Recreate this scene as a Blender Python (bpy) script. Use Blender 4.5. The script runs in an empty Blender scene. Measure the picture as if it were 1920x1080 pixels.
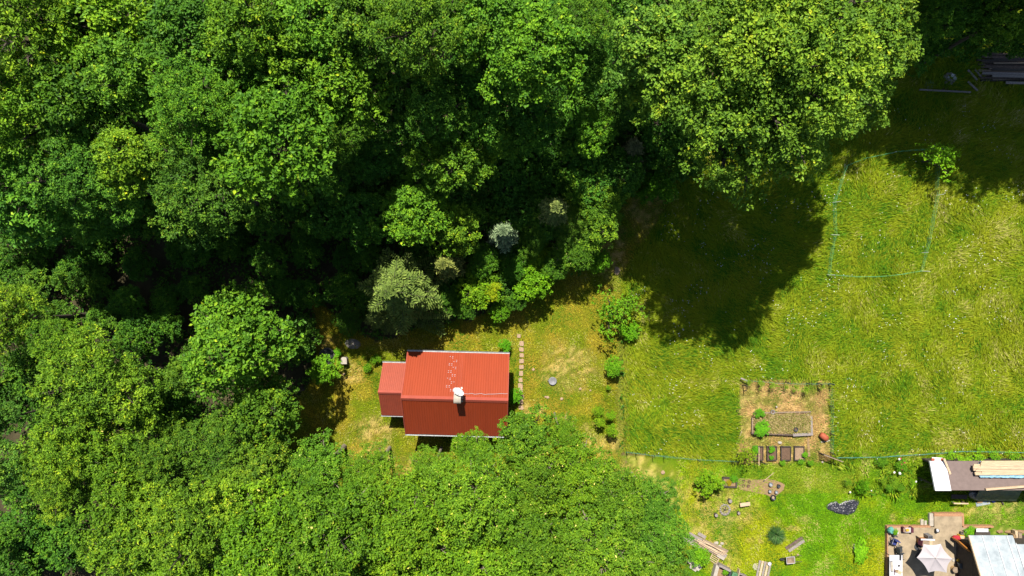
import bpy, math, random
import numpy as np
from mathutils import Vector, Matrix

# ------------------------------------------------------------------ camera, light, exposure
S = 88.0/1920.0        # metres per photo pixel on the ground
H = 58.7               # drone height
SC = bpy.context.scene
COL = SC.collection
cam_d = bpy.data.cameras.new('camera'); cam = bpy.data.objects.new('camera', cam_d); COL.objects.link(cam)
cam.location = (0, 0, H); cam_d.sensor_width = 36; cam_d.lens = 36*H/88.0
cam_d.clip_start = 0.5; cam_d.clip_end = 1000
SC.camera = cam
SUN_DIR = Vector((0.16, -1.0, -1.62)).normalized()      # direction the light travels
sun_d = bpy.data.lights.new('sun', 'SUN'); sun = bpy.data.objects.new('sun', sun_d); COL.objects.link(sun)
sun_d.energy = 5.0; sun_d.angle = math.radians(0.5); sun_d.color = (1.0, 0.95, 0.86)
sun.rotation_euler = SUN_DIR.to_track_quat('-Z', 'Y').to_euler(); sun.location = (0, 60, 90)
W = bpy.data.worlds.new('World'); SC.world = W; W.use_nodes = True
nt = W.node_tree; nt.nodes.clear()
sky = nt.nodes.new('ShaderNodeTexSky'); sky.sky_type = 'NISHITA'; sky.sun_disc = False
sky.sun_elevation = math.asin(-SUN_DIR.z); sky.sun_rotation = math.atan2(-SUN_DIR.x, -SUN_DIR.y)
bg = nt.nodes.new('ShaderNodeBackground'); bg.inputs[1].default_value = 0.065
wo = nt.nodes.new('ShaderNodeOutputWorld')
nt.links.new(sky.outputs[0], bg.inputs[0]); nt.links.new(bg.outputs[0], wo.inputs[0])
SC.view_settings.view_transform = 'Standard'; SC.view_settings.look = 'None'
SC.view_settings.exposure = 1.2; SC.view_settings.gamma = 1.0
SC.render.resolution_x = 1024; SC.render.resolution_y = 576
SC.render.engine = 'CYCLES'

def P(px, py, z=0.0):
    k = S*(H-z)/H
    return Vector(((px-960)*k, (540-py)*k, z))
def K(z): return S*(H-z)/H
R = math.radians

# ------------------------------------------------------------------ materials
def nodes(m):
    m.use_nodes = True; t = m.node_tree; t.nodes.clear()
    o = t.nodes.new('ShaderNodeOutputMaterial'); return t, o
def mat(name, c, rough=0.8, var=0.25, scale=6.0, bump=0.2, metal=0.0, spec=0.3, stretch=None, c2=None, fine=40.0):
    """principled with two octaves of colour mottling and a bump"""
    c = [x*.6 for x in c]; c2 = [x*.6 for x in c2] if c2 else None
    m = bpy.data.materials.new(name); t, o = nodes(m)
    b = t.nodes.new('ShaderNodeBsdfPrincipled'); t.links.new(b.outputs[0], o.inputs[0])
    b.inputs['Roughness'].default_value = rough; b.inputs['Metallic'].default_value = metal
    b.inputs['Specular IOR Level'].default_value = spec
    tc = t.nodes.new('ShaderNodeTexCoord'); mp = t.nodes.new('ShaderNodeMapping')
    t.links.new(tc.outputs['Object'], mp.inputs[0])
    if stretch: mp.inputs['Scale'].default_value = stretch
    n = t.nodes.new('ShaderNodeTexNoise'); n.inputs['Scale'].default_value = scale; n.inputs['Detail'].default_value = 6
    n.inputs['Roughness'].default_value = 0.65
    t.links.new(mp.outputs[0], n.inputs['Vector'])
    r = t.nodes.new('ShaderNodeValToRGB')
    d = [max(0, x*(1-var)) for x in c]; l = c2 if c2 else [min(1, x*(1+var)) for x in c]
    r.color_ramp.elements[0].position = 0.32; r.color_ramp.elements[1].position = 0.68
    r.color_ramp.elements[0].color = (*d, 1); r.color_ramp.elements[1].color = (*l, 1)
    t.links.new(n.outputs['Fac'], r.inputs[0]); t.links.new(r.outputs[0], b.inputs['Base Color'])
    if bump:
        n2 = t.nodes.new('ShaderNodeTexNoise'); n2.inputs['Scale'].default_value = fine; n2.inputs['Detail'].default_value = 3
        t.links.new(mp.outputs[0], n2.inputs['Vector'])
        bu = t.nodes.new('ShaderNodeBump'); bu.inputs['Strength'].default_value = bump; bu.inputs['Distance'].default_value = 0.03
        t.links.new(n2.outputs['Fac'], bu.inputs['Height']); t.links.new(bu.outputs[0], b.inputs['Normal'])
    return m
def leafmat(name, stops, transl=0.16, rough=0.55, gain=1.0):
    """leaf colour runs over a per-leaf 'tone' attribute, tinted by the object's own colour"""
    m = bpy.data.materials.new(name); t, o = nodes(m)
    a = t.nodes.new('ShaderNodeAttribute'); a.attribute_name = 'tone'
    r = t.nodes.new('ShaderNodeValToRGB')
    while len(r.color_ramp.elements) < len(stops): r.color_ramp.elements.new(0.5)
    for e, (p, c) in zip(r.color_ramp.elements, stops): e.position = p; e.color = (*[x*gain for x in c], 1)
    t.links.new(a.outputs['Fac'], r.inputs[0])
    oi = t.nodes.new('ShaderNodeObjectInfo'); mx = t.nodes.new('ShaderNodeMix'); mx.data_type = 'RGBA'; mx.blend_type = 'MULTIPLY'
    mx.inputs[0].default_value = 1.0
    t.links.new(r.outputs[0], mx.inputs[6]); t.links.new(oi.outputs['Color'], mx.inputs[7])
    b = t.nodes.new('ShaderNodeBsdfPrincipled'); b.inputs['Roughness'].default_value = rough; b.inputs['Specular IOR Level'].default_value = 0.12
    t.links.new(mx.outputs[2], b.inputs['Base Color'])
    if transl > 0:
        tr = t.nodes.new('ShaderNodeBsdfTranslucent'); g = t.nodes.new('ShaderNodeMix'); g.data_type = 'RGBA'; g.blend_type = 'MULTIPLY'; g.inputs[0].default_value = 1
        g.inputs[7].default_value = (1.25, 1.35, 0.6, 1); t.links.new(mx.outputs[2], g.inputs[6]); t.links.new(g.outputs[2], tr.inputs[0])
        ms = t.nodes.new('ShaderNodeMixShader'); ms.inputs[0].default_value = transl
        t.links.new(b.outputs[0], ms.inputs[1]); t.links.new(tr.outputs[0], ms.inputs[2]); t.links.new(ms.outputs[0], o.inputs[0])
    else: t.links.new(b.outputs[0], o.inputs[0])
    return m

M = {}
M['leaf'] = leafmat('broad_leaf', [(0, (.024, .070, .008)), (.4, (.070, .160, .011)), (.75, (.145, .258, .014)), (1, (.31, .37, .02))])
M['leaf_oak'] = leafmat('oak_leaf', [(0, (.030, .085, .006)), (.4, (.082, .182, .009)), (.8, (.160, .280, .012)), (.97, (.27, .34, .015)), (1, (.50, .46, .12))])
M['leaf_bush'] = leafmat('bush_leaf', [(0, (.05, .11, .004)), (.5, (.13, .26, .007)), (1, (.30, .38, .015))])
M['needle'] = leafmat('conifer_needle', [(0, (.05, .085, .03)), (.5, (.115, .155, .055)), (1, (.20, .24, .09))], transl=0.12, rough=.65)
M['grass'] = None
M['bark'] = mat('bark', (.09, .07, .05), .9, .4, 5, .6, stretch=(1, 1, .2))
M['bark_pale'] = mat('pale_bark', (.30, .25, .18), .9, .35, 5, .5, stretch=(1, 1, .3))
M['roof_red'] = mat('red_painted_steel', (.35, .052, .014), .5, .07, .9, .05, spec=.25, stretch=(2.5, .5, .5))
M['roof_red_old'] = mat('faded_red_painted_steel', (.37, .066, .030), .5, .10, 1.5, .05, spec=.45)
M['ridge_red'] = mat('red_ridge_flashing', (.40, .075, .045), .4, .08, 2, 0, spec=.5)
M['zinc'] = mat('zinc_gutter', (.50, .52, .52), .5, .25, 6, .1, metal=.3)
M['wall'] = mat('cabin_wall_boards', (.14, .09, .055), .85, .3, 4, .3, stretch=(4, 4, .6))
M['wood'] = mat('weathered_timber', (.30, .22, .15), .85, .35, 7, .4, stretch=(.5, 5, 5))
M['wood_y'] = mat('weathered_timber_along_y', (.30, .22, .15), .85, .35, 7, .4, stretch=(5, .5, 5))
M['wood_grey'] = mat('silver_grey_timber', (.30, .255, .23), .85, .3, 6, .4, stretch=(2, 2, 2))
M['wood_dark'] = mat('dark_stained_timber', (.07, .055, .045), .8, .35, 6, .4)
M['wood_pale'] = mat('fresh_sawn_timber', (.60, .44, .28), .8, .3, 5, .3, stretch=(.4, 5, 5))
M['wood_rot'] = mat('rotten_timber', (.13, .09, .07), .9, .5, 6, .5)
M['brick_edge'] = mat('terracotta_brick_edging', (.44, .23, .12), .85, .3, 9, .4)
M['concrete'] = mat('pale_concrete', (.44, .39, .32), .9, .2, 4, .3)
M['paving'] = mat('sandy_concrete_paving', (.36, .28, .18), .92, .28, 1.6, .3)
M['stone'] = mat('sandstone', (.44, .30, .19), .9, .3, 7, .5)
M['stone_grey'] = mat('grey_stone', (.28, .25, .22), .9, .35, 8, .5)
M['white'] = mat('white_paint', (.80, .79, .82), .5, .05, 4, .05)
M['cloth'] = mat('off_white_canvas', (.50, .45, .46), .85, .04, 4, .1)
M['felt'] = mat('grey_brown_roofing_felt', (.19, .14, .125), .9, .12, 3, .2)
M['metal_pale'] = mat('pale_galvanised_sheet', (.30, .35, .38), .5, .14, 1.3, .1, metal=.1, spec=.4, c2=(.47, .52, .54))
M['black'] = mat('black_plastic', (.02, .02, .022), .35, .4, 8, .3, spec=.5)
M['dark'] = mat('charcoal_rubber', (.045, .05, .055), .6, .3, 8, .2)
M['grey'] = mat('mid_grey_metal', (.27, .27, .28), .5, .2, 8, .2, metal=.3)
M['terracotta'] = mat('terracotta_clay', (.42, .10, .045), .7, .15, 7, .2)
M['soil'] = mat('brown_garden_soil', (.15, .09, .055), .95, .45, 12, .8, fine=60)
M['soil_light'] = mat('dry_light_soil', (.34, .23, .14), .95, .3, 10, .8, fine=60)
M['sand'] = mat('raked_sandy_soil', (.31, .20, .10), .95, .2, 8, .6, fine=50)
M['ash'] = mat('ash_and_charred_wood', (.40, .30, .20), .95, .6, 14, .8)
M['blue'] = mat('blue_plastic', (.035, .05, .20), .5, .2, 6, .2)
M['tarp_blue'] = mat('pale_blue_tarpaulin', (.23, .42, .55), .5, .25, 6, .5)
M['teal'] = mat('teal_netting', (.10, .33, .26), .6, .2, 8, 0)
M['green_wire'] = mat('green_netting_twine', (.14, .52, .22), .6, .2, 8, 0)
M['stake_white'] = mat('white_plastic_stake', (.75, .78, .68), .5, .1, 8, 0)
M['red'] = mat('red_fabric', (.42, .02, .035), .8, .35, 10, .5)
M['yellow'] = mat('yellow_plastic', (.65, .40, .04), .6, .25, 10, .3)
M['orange_wood'] = mat('varnished_orange_door', (.42, .16, .025), .5, .25, 4, .2, stretch=(4, 1, 1))
M['maroon'] = mat('maroon_fabric', (.10, .02, .035), .8, .3, 10, .3)
M['tan'] = mat('tan_wicker', (.40, .26, .12), .85, .3, 20, .5)
M['purple'] = mat('lilac_dark_table_edge', (.12, .05, .14), .6, .2, 6, 0)
M['flower_red'] = mat('deep_pink_petals', (.45, .02, .07), .8, .3, 30, .3)
M['flower_white'] = mat('white_petals', (.80, .76, .72), .8, .1, 30, .3)
M['glass'] = mat('dusty_greenhouse_film', (.10, .22, .10), .25, .4, 6, .2, spec=.6)
M['tarp_green'] = mat('dull_green_tarpaulin', (.09, .12, .09), .6, .3, 3, .6)

def attr_mat(name, rough=.95, bump=.8, nsc=9.0, contrast=(.72, 1.3)):
    m = bpy.data.materials.new(name); t, o = nodes(m)
    b = t.nodes.new('ShaderNodeBsdfPrincipled'); b.inputs['Roughness'].default_value = rough; b.inputs['Specular IOR Level'].default_value = .15
    a = t.nodes.new('ShaderNodeAttribute'); a.attribute_name = 'col'
    n = t.nodes.new('ShaderNodeTexNoise'); n.inputs['Scale'].default_value = nsc; n.inputs['Detail'].default_value = 5; n.inputs['Roughness'].default_value = .7
    tc = t.nodes.new('ShaderNodeTexCoord'); t.links.new(tc.outputs['Object'], n.inputs['Vector'])
    r = t.nodes.new('ShaderNodeMapRange'); r.inputs[1].default_value = .3; r.inputs[2].default_value = .7; r.inputs[3].default_value = contrast[0]; r.inputs[4].default_value = contrast[1]
    t.links.new(n.outputs['Fac'], r.inputs[0])
    v = t.nodes.new('ShaderNodeVectorMath'); v.operation = 'SCALE'; t.links.new(a.outputs['Color'], v.inputs[0]); t.links.new(r.outputs[0], v.inputs['Scale'])
    t.links.new(v.outputs[0], b.inputs['Base Color'])
    bu = t.nodes.new('ShaderNodeBump'); bu.inputs['Strength'].default_value = bump; bu.inputs['Distance'].default_value = .06
    t.links.new(n.outputs['Fac'], bu.inputs['Height']); t.links.new(bu.outputs[0], b.inputs['Normal'])
    t.links.new(b.outputs[0], o.inputs[0]); return m
M['ground'] = attr_mat('ground_soil_and_turf')
def grass_mat():
    m = bpy.data.materials.new('grass_blade'); t, o = nodes(m)
    a = t.nodes.new('ShaderNodeAttribute'); a.attribute_name = 'col'
    b = t.nodes.new('ShaderNodeBsdfPrincipled'); b.inputs['Roughness'].default_value = .7; b.inputs['Specular IOR Level'].default_value = .1
    tr = t.nodes.new('ShaderNodeBsdfTranslucent'); ms = t.nodes.new('ShaderNodeMixShader'); ms.inputs[0].default_value = .25
    t.links.new(a.outputs['Color'], b.inputs['Base Color']); t.links.new(a.outputs['Color'], tr.inputs[0])
    t.links.new(b.outputs[0], ms.inputs[1]); t.links.new(tr.outputs[0], ms.inputs[2]); t.links.new(ms.outputs[0], o.inputs[0]); return m
M['grass'] = grass_mat()

# ------------------------------------------------------------------ object helpers
def tag(o, label=None, cat=None, group=None, kind=None):
    if label: o['label'] = label
    if cat: o['category'] = cat
    if group: o['group'] = group
    if kind: o['kind'] = kind
    return o
def thing(name, label, cat, loc=(0, 0, 0), rz=0.0, group=None):
    o = bpy.data.objects.new(name, None); o.empty_display_size = .2; COL.objects.link(o)
    o.location = loc; o.rotation_euler = (0, 0, rz); return tag(o, label, cat, group)
def inst(name, me, parent=None, loc=(0, 0, 0), rot=(0, 0, 0), scl=(1, 1, 1), color=None):
    o = bpy.data.objects.new(name, me); COL.objects.link(o)
    if parent: o.parent = parent
    o.location = loc; o.rotation_euler = rot; o.scale = scl
    if color: o.color = (*color, 1)
    return o
class MB:
    """collects shapes; build() links them as one mesh object. World coordinates are moved into the parent's frame unless local=True"""
    def __init__(s): s.v = []; s.f = []
    def poly(s, pts, faces):
        b = len(s.v); s.v += [tuple(p) for p in pts]; s.f += [tuple(b+i for i in f) for f in faces]; return s
    def box(s, c, size, rz=0.0, tilt=(0, 0)):
        m = Matrix.Rotation(rz, 3, 'Z') @ Matrix.Rotation(tilt[0], 3, 'X') @ Matrix.Rotation(tilt[1], 3, 'Y')
        c = Vector(c); x, y, z = [q/2 for q in size]
        p = [c + m @ Vector((a*x, b*y, d*z)) for d in (-1, 1) for a, b in ((-1, -1), (1, -1), (1, 1), (-1, 1))]
        return s.poly(p, [(3, 2, 1, 0), (4, 5, 6, 7), (0, 1, 5, 4), (1, 2, 6, 5), (2, 3, 7, 6), (3, 0, 4, 7)])
    def beam(s, a, b, w, h, up=(0, 0, 1)):
        a = Vector(a); b = Vector(b); d = (b-a).normalized(); u = Vector(up)
        if abs(d.dot(u)) > .98: u = Vector((0, 1, 0))
        x = d.cross(u).normalized()*w/2; y = x.cross(d).normalized()*h/2
        p = [q + i*x + j*y for q in (a, b) for i, j in ((-1, -1), (1, -1), (1, 1), (-1, 1))]
        return s.poly(p, [(0, 1, 2, 3), (7, 6, 5, 4), (4, 5, 1, 0), (5, 6, 2, 1), (6, 7, 3, 2), (7, 4, 0, 3)])
    def tube(s, pts, rad, n=6):
        pts = [Vector(p) for p in pts]
        if not hasattr(rad, '__len__'): rad = [rad]*len(pts)
        b = len(s.v)
        for i, p in enumerate(pts):
            d = (pts[min(i+1, len(pts)-1)] - pts[max(i-1, 0)]).normalized()
            u = Vector((0, 0, 1)) if abs(d.z) < .9 else Vector((1, 0, 0))
            x = d.cross(u).normalized(); y = x.cross(d).normalized()
            for k in range(n):
                t = 2*math.pi*k/n; s.v.append(tuple(p + (x*math.cos(t) + y*math.sin(t))*rad[i]))
        for i in range(len(pts)-1):
            for k in range(n):
                k2 = (k+1) % n; s.f.append((b+i*n+k, b+i*n+k2, b+(i+1)*n+k2, b+(i+1)*n+k))
        s.f.append(tuple(b+k for k in range(n))[::-1]); s.f.append(tuple(b+(len(pts)-1)*n+k for k in range(n))); return s
    def lathe(s, c, prof, n=20, m=None, sx=1, sy=1):
        c = Vector(c); b = len(s.v)
        for r, z in prof:
            for k in range(n):
                t = 2*math.pi*k/n; q = Vector((r*math.cos(t)*sx, r*math.sin(t)*sy, z))
                if m: q = m @ q
                s.v.append(tuple(c+q))
        for i in range(len(prof)-1):
            for k in range(n):
                k2 = (k+1) % n; s.f.append((b+i*n+k, b+i*n+k2, b+(i+1)*n+k2, b+(i+1)*n+k))
        if prof[0][0] > 1e-4: s.f.append(tuple(b+k for k in range(n))[::-1])
        if prof[-1][0] > 1e-4: s.f.append(tuple(b+(len(prof)-1)*n+k for k in range(n)))
        return s
    def prism(s, pts, z0, z1):
        n = len(pts); p = [(x, y, z0) for x, y in pts] + [(x, y, z1) for x, y in pts]
        a = sum(pts[i][0]*pts[(i+1) % n][1]-pts[(i+1) % n][0]*pts[i][1] for i in range(n))
        top = tuple(range(n, 2*n)); bot = tuple(range(n))[::-1]
        sd = [(i, (i+1) % n, n+(i+1) % n, n+i) for i in range(n)]
        fs = [top, bot]+sd
        if a < 0: fs = [f[::-1] for f in fs]
        return s.poly(p, fs)
    def rock(s, c, r, rng, sq=(1, 1, .6), n=7, m=4):
        c = Vector(c); b = len(s.v); rz = rng.uniform(0, 3)
        for i in range(m+1):
            ph = math.pi*i/m
            for k in range(n):
                t = 2*math.pi*k/n+rz; q = r*rng.uniform(.82, 1.12)
                x = abs(math.sin(ph))**.7
                s.v.append((c.x+q*x*math.cos(t)*sq[0], c.y+q*x*math.sin(t)*sq[1], c.z+q*math.cos(ph)*sq[2]))
        for i in range(m):
            for k in range(n):
                k2 = (k+1) % n; s.f.append((b+i*n+k, b+(i+1)*n+k, b+(i+1)*n+k2, b+i*n+k2))
        return s
    def mesh(s, name, m, smooth=False, off=(0, 0, 0)):
        me = bpy.data.meshes.new(name)
        o = Vector(off); me.from_pydata([tuple(Vector(v)-o) for v in s.v], [], s.f); me.validate()
        me.materials.append(m)
        if smooth: me.polygons.foreach_set('use_smooth', [True]*len(me.polygons))
        me.update(); return me
    def build(s, name, m, parent=None, smooth=False, local=False):
        """world coords -> parent frame (parent must be unrotated unless local)"""
        if parent is None:
            # origin at base centre
            xs = [v[0] for v in s.v]; ys = [v[1] for v in s.v]; zs = [v[2] for v in s.v]
            off = ((min(xs)+max(xs))/2, (min(ys)+max(ys))/2, min(zs))
            me = s.mesh(name, m, smooth, off); o = inst(name, me, None, off); return o
        off = (0, 0, 0)
        if not local:
            q = parent; off = Vector((0, 0, 0))
            while q: off = off + Vector(q.location); q = q.parent
        return inst(name, s.mesh(name, m, smooth, off), parent)
def np_mesh(name, V, F, m, attrs=(), smooth=False):
    """fast mesh: V (n,3) F (m,k)"""
    me = bpy.data.meshes.new(name); V = np.asarray(V, np.float32); F = np.asarray(F, np.int32); k = F.shape[1]
    me.vertices.add(len(V)); me.vertices.foreach_set('co', V.ravel())
    me.loops.add(F.size); me.loops.foreach_set('vertex_index', F.ravel())
    me.polygons.add(len(F)); me.polygons.foreach_set('loop_start', np.arange(0, F.size, k, dtype=np.int32))
    try: me.polygons.foreach_set('loop_total', np.full(len(F), k, np.int32))
    except Exception: pass
    me.update(calc_edges=True)
    for an, kind, dom, data in attrs:
        a = me.attributes.new(an, kind, dom)
        if kind == 'FLOAT': a.data.foreach_set('value', np.asarray(data, np.float32).ravel())
        else: a.data.foreach_set('color', np.asarray(data, np.float32).ravel())
    me.materials.append(m)
    if not smooth: me.polygons.foreach_set('use_smooth', np.zeros(len(F), bool))
    else: me.polygons.foreach_set('use_smooth', np.ones(len(F), bool))
    return me
def nrm(a): return a/np.maximum(np.linalg.norm(a, axis=1, keepdims=True), 1e-6)
def leaves(pos, direc, nor, ln, wd, fold=.18):
    """folded kite per leaf: pos = centre. Returns V,F"""
    d = nrm(direc); n = nrm(nor - d*np.sum(nor*d, 1, keepdims=True)); w = np.cross(d, n)
    ln = ln[:, None]; wd = wd[:, None]
    a = pos - d*ln*.5; c = pos + d*ln*.5 - n*ln*fold*.5
    b = pos + w*wd*.5 + n*wd*fold + d*ln*.05; e = pos - w*wd*.5 + n*wd*fold + d*ln*.05
    V = np.stack([a, b, c, e], 1).reshape(-1, 3); F = np.arange(len(V)).reshape(-1, 4); return V, F

# value noise
def vnoise(x, y, seed=0):
    xi = np.floor(x).astype(np.int64); yi = np.floor(y).astype(np.int64); xf = x-xi; yf = y-yi
    def h(a, b):
        n = (a*374761393 + b*668265263 + seed*1442695041) & 0xffffffff
        n = ((n ^ (n >> 13))*1274126177) & 0xffffffff; return ((n ^ (n >> 16)) & 0xffff)/65535.0
    u = xf*xf*(3-2*xf); v = yf*yf*(3-2*yf)
    return (h(xi, yi)*(1-u)+h(xi+1, yi)*u)*(1-v)+(h(xi, yi+1)*(1-u)+h(xi+1, yi+1)*u)*v
def fbm(x, y, seed=0, o=4):
    s = 0; a = .5; t = 0
    for i in range(o): s = s+a*vnoise(x*2**i+7.3*i, y*2**i+3.1*i, seed+i); t += a; a *= .55
    return s/t
def inpoly(u, v, poly):
    r = np.zeros(u.shape, bool); n = len(poly)
    for i in range(n):
        x1, y1 = poly[i]; x2, y2 = poly[(i+1) % n]
        c = ((y1 > v) != (y2 > v)) & (u < (x2-x1)*(v-y1)/((y2-y1) if y2 != y1 else 1e-9)+x1); r ^= c
    return r

# ------------------------------------------------------------------ ground zones (plan coordinates in photo pixels at ground level)
MEADOW = [(1163, 600), (1168, 700), (1170, 845), (1385, 864), (1383, 712), (1556, 716), (1560, 853), (1760, 846), (2300, 846), (2300, -140), (1650, -140), (1380, 60), (1300, 300), (1230, 420), (1175, 500)]
LAWN = [(590, 560), (700, 640), (900, 590), (1000, 540), (1100, 490), (1180, 350), (1260, 290), (1330, 310), (1170, 560), (1160, 700), (1165, 850), (1270, 940), (1330, 1010), (1340, 1200), (500, 1200), (480, 850), (590, 700)]
YARD = [(1160, 852), (2300, 852), (2300, 1300), (1280, 1300), (1290, 1000), (1220, 900)]
GARDEN = [(1384, 708), (1556, 714), (1560, 866), (1380, 870)]
def blob(u, v, cx, cy, rx, ry, seed=0, w=.35):
    n = fbm(u/14.0, v/14.0, 50+seed, 3)-.5
    d = np.sqrt(((u-cx)/rx)**2+((v-cy)/ry)**2)+n*1.1
    return np.clip((1+w-d)/(2*w), 0, 1)
BARE = [(705, 805, 38, 20), (690, 785, 14, 10), (1150, 500, 22, 26), (1125, 835, 34, 18), (1185, 865, 36, 20), (1215, 885, 40, 16), (1260, 925, 36, 30), (1330, 935, 30, 20), (1362, 955, 50, 32), (1105, 800, 18, 8),
        (1150, 470, 22, 60), (1215, 400, 35, 50), (760, 875, 30, 20), (820, 915, 30, 20), (1000, 765, 20, 14), (1060, 690, 50, 40), (1350, 1040, 26, 40), (1330, 1000, 40, 30), (1865, 965, 50, 26), (1900, 945, 60, 20), (1840, 970, 28, 6),
        (1674, 970, 5, 7), (1698, 974, 12, 5), (1792, 956, 6, 7), (1728, 979, 9, 8), (1508, 972, 15, 6), (1485, 990, 14, 5), (1320, 905, 22, 10), (1880, 995, 40, 6), (700, 850, 40, 20), (1470, 760, 60, 34), (1460, 735, 60, 14), (1400, 780, 18, 60), (1545, 800, 16, 40),
        (1440, 850, 60, 14), (600, 640, 30, 14), (655, 700, 22, 18), (1420, 1010, 20, 8), (1378, 985, 16, 8)]
SHRINK = {}
def zone_color(u, v):
    """real albedo of the ground at plan pixel (u,v); returns rgb and grass kind 0 none,1 lawn,2 meadow,3 yard"""
    n1 = fbm(u/40., v/40., 1); n2 = fbm(u/9., v/9., 2); n3 = fbm(u/110., v/110., 3, 3); n4 = fbm(u/22., v/22., 9)
    uu = u+(fbm(u/18., v/18., 4, 3)-.5)*26; vv = v+(fbm(u/18., v/18., 5, 3)-.5)*26
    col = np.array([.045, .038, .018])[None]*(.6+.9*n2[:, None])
    kind = np.zeros(u.shape, int)
    def mixc(c0, c1, t): t = np.clip(t, 0, 1)[:, None]; return np.array(c0)[None]*(1-t)+np.array(c1)[None]*t
    lawn = inpoly(uu, vv, LAWN); yard = inpoly(uu*.3+u*.7, vv*.3+v*.7, YARD); mead = inpoly(uu*.3+u*.7, vv*.3+v*.7, MEADOW); gard = inpoly(uu*.2+u*.8, vv*.2+v*.8, GARDEN)
    cl = mixc((.125, .160, .004), (.235, .190, .014), (n1-.36)*2.6+(n4-.5)*1.2+(n2-.5)*.9)
    cy = mixc((.085, .185, .002), (.195, .220, .004), (n3-.35)*3.2+(n4-.5)*1.0+(n2-.5)*.8); cy = cy*(1-.0*n1[:, None])
    cy = np.where(((v < 925) & (u > 1290))[:, None], cy*.55+mixc((.10, .17, .004), (.22, .19, .02), (n4-.3)*2.4)*.45, cy)
    cm = mixc((.100, .168, .004), (.195, .210, .009), (n1-.3)*1.8+(n4-.5)*1.0)
    col = np.where(lawn[:, None], cl, col); kind[lawn] = 1
    col = np.where(yard[:, None], cy, col); kind[yard] = 3
    col = np.where(mead[:, None], cm, col); kind[mead] = 2
    col = np.where(gard[:, None], mixc((.13, .15, .015), (.29, .19, .065), (n4-.35)*3.5), col); kind[gard] = 1
    bare = np.zeros(u.shape)
    for i, (cx, cy_, rx, ry) in enumerate(BARE): bare = np.maximum(bare, blob(u, v, cx, cy_, rx, ry, i)*.9)
    n5 = fbm(u/5., v/5., 41, 3); bare = bare*np.clip((n2*.5+n5*.5-.36)*3.6, 0, 1)*.6
    bare[mead] = 0
    strip = (np.abs(u-1166-(n4-.5)*8) < 10) & (v > 560) & (v < 850)
    col = np.where(strip[:, None], mixc((.10, .15, .01), (.17, .15, .02), n2), col)
    cb = mixc((.30, .175, .065), (.40, .26, .12), n2)
    col = col*(1-bare[:, None])+cb*bare[:, None]
    return col, kind, bare

gx = np.arange(-47, 47.01, .25); gy = np.arange(-28, 28.01, .25)
gx = np.concatenate([[-400, -150, -80, -60, -52], gx, [52, 60, 80, 150, 400]]); gy = np.concatenate([[-400, -150, -80, -50, -35], gy, [35, 50, 80, 150, 400]])
GX, GY = np.meshgrid(gx, gy); X = GX.ravel(); Y = GY.ravel(); U = X/S+960; Vv = 540-Y/S
c, k, b = zone_color(U, Vv)
Z = (fbm(X/6, Y/6, 20)-.5)*.10*((np.abs(X) < 48) & (np.abs(Y) < 30))
nx = len(gx); idx = np.arange(len(X)).reshape(len(gy), nx)
F = np.stack([idx[:-1, :-1], idx[:-1, 1:], idx[1:, 1:], idx[1:, :-1]], -1).reshape(-1, 4)
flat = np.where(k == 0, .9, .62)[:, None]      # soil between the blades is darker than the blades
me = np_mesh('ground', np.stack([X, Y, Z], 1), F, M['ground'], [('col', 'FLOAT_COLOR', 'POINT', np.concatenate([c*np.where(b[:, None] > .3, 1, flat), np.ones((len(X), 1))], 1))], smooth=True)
tag(inst('ground', me), kind='structure')

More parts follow.
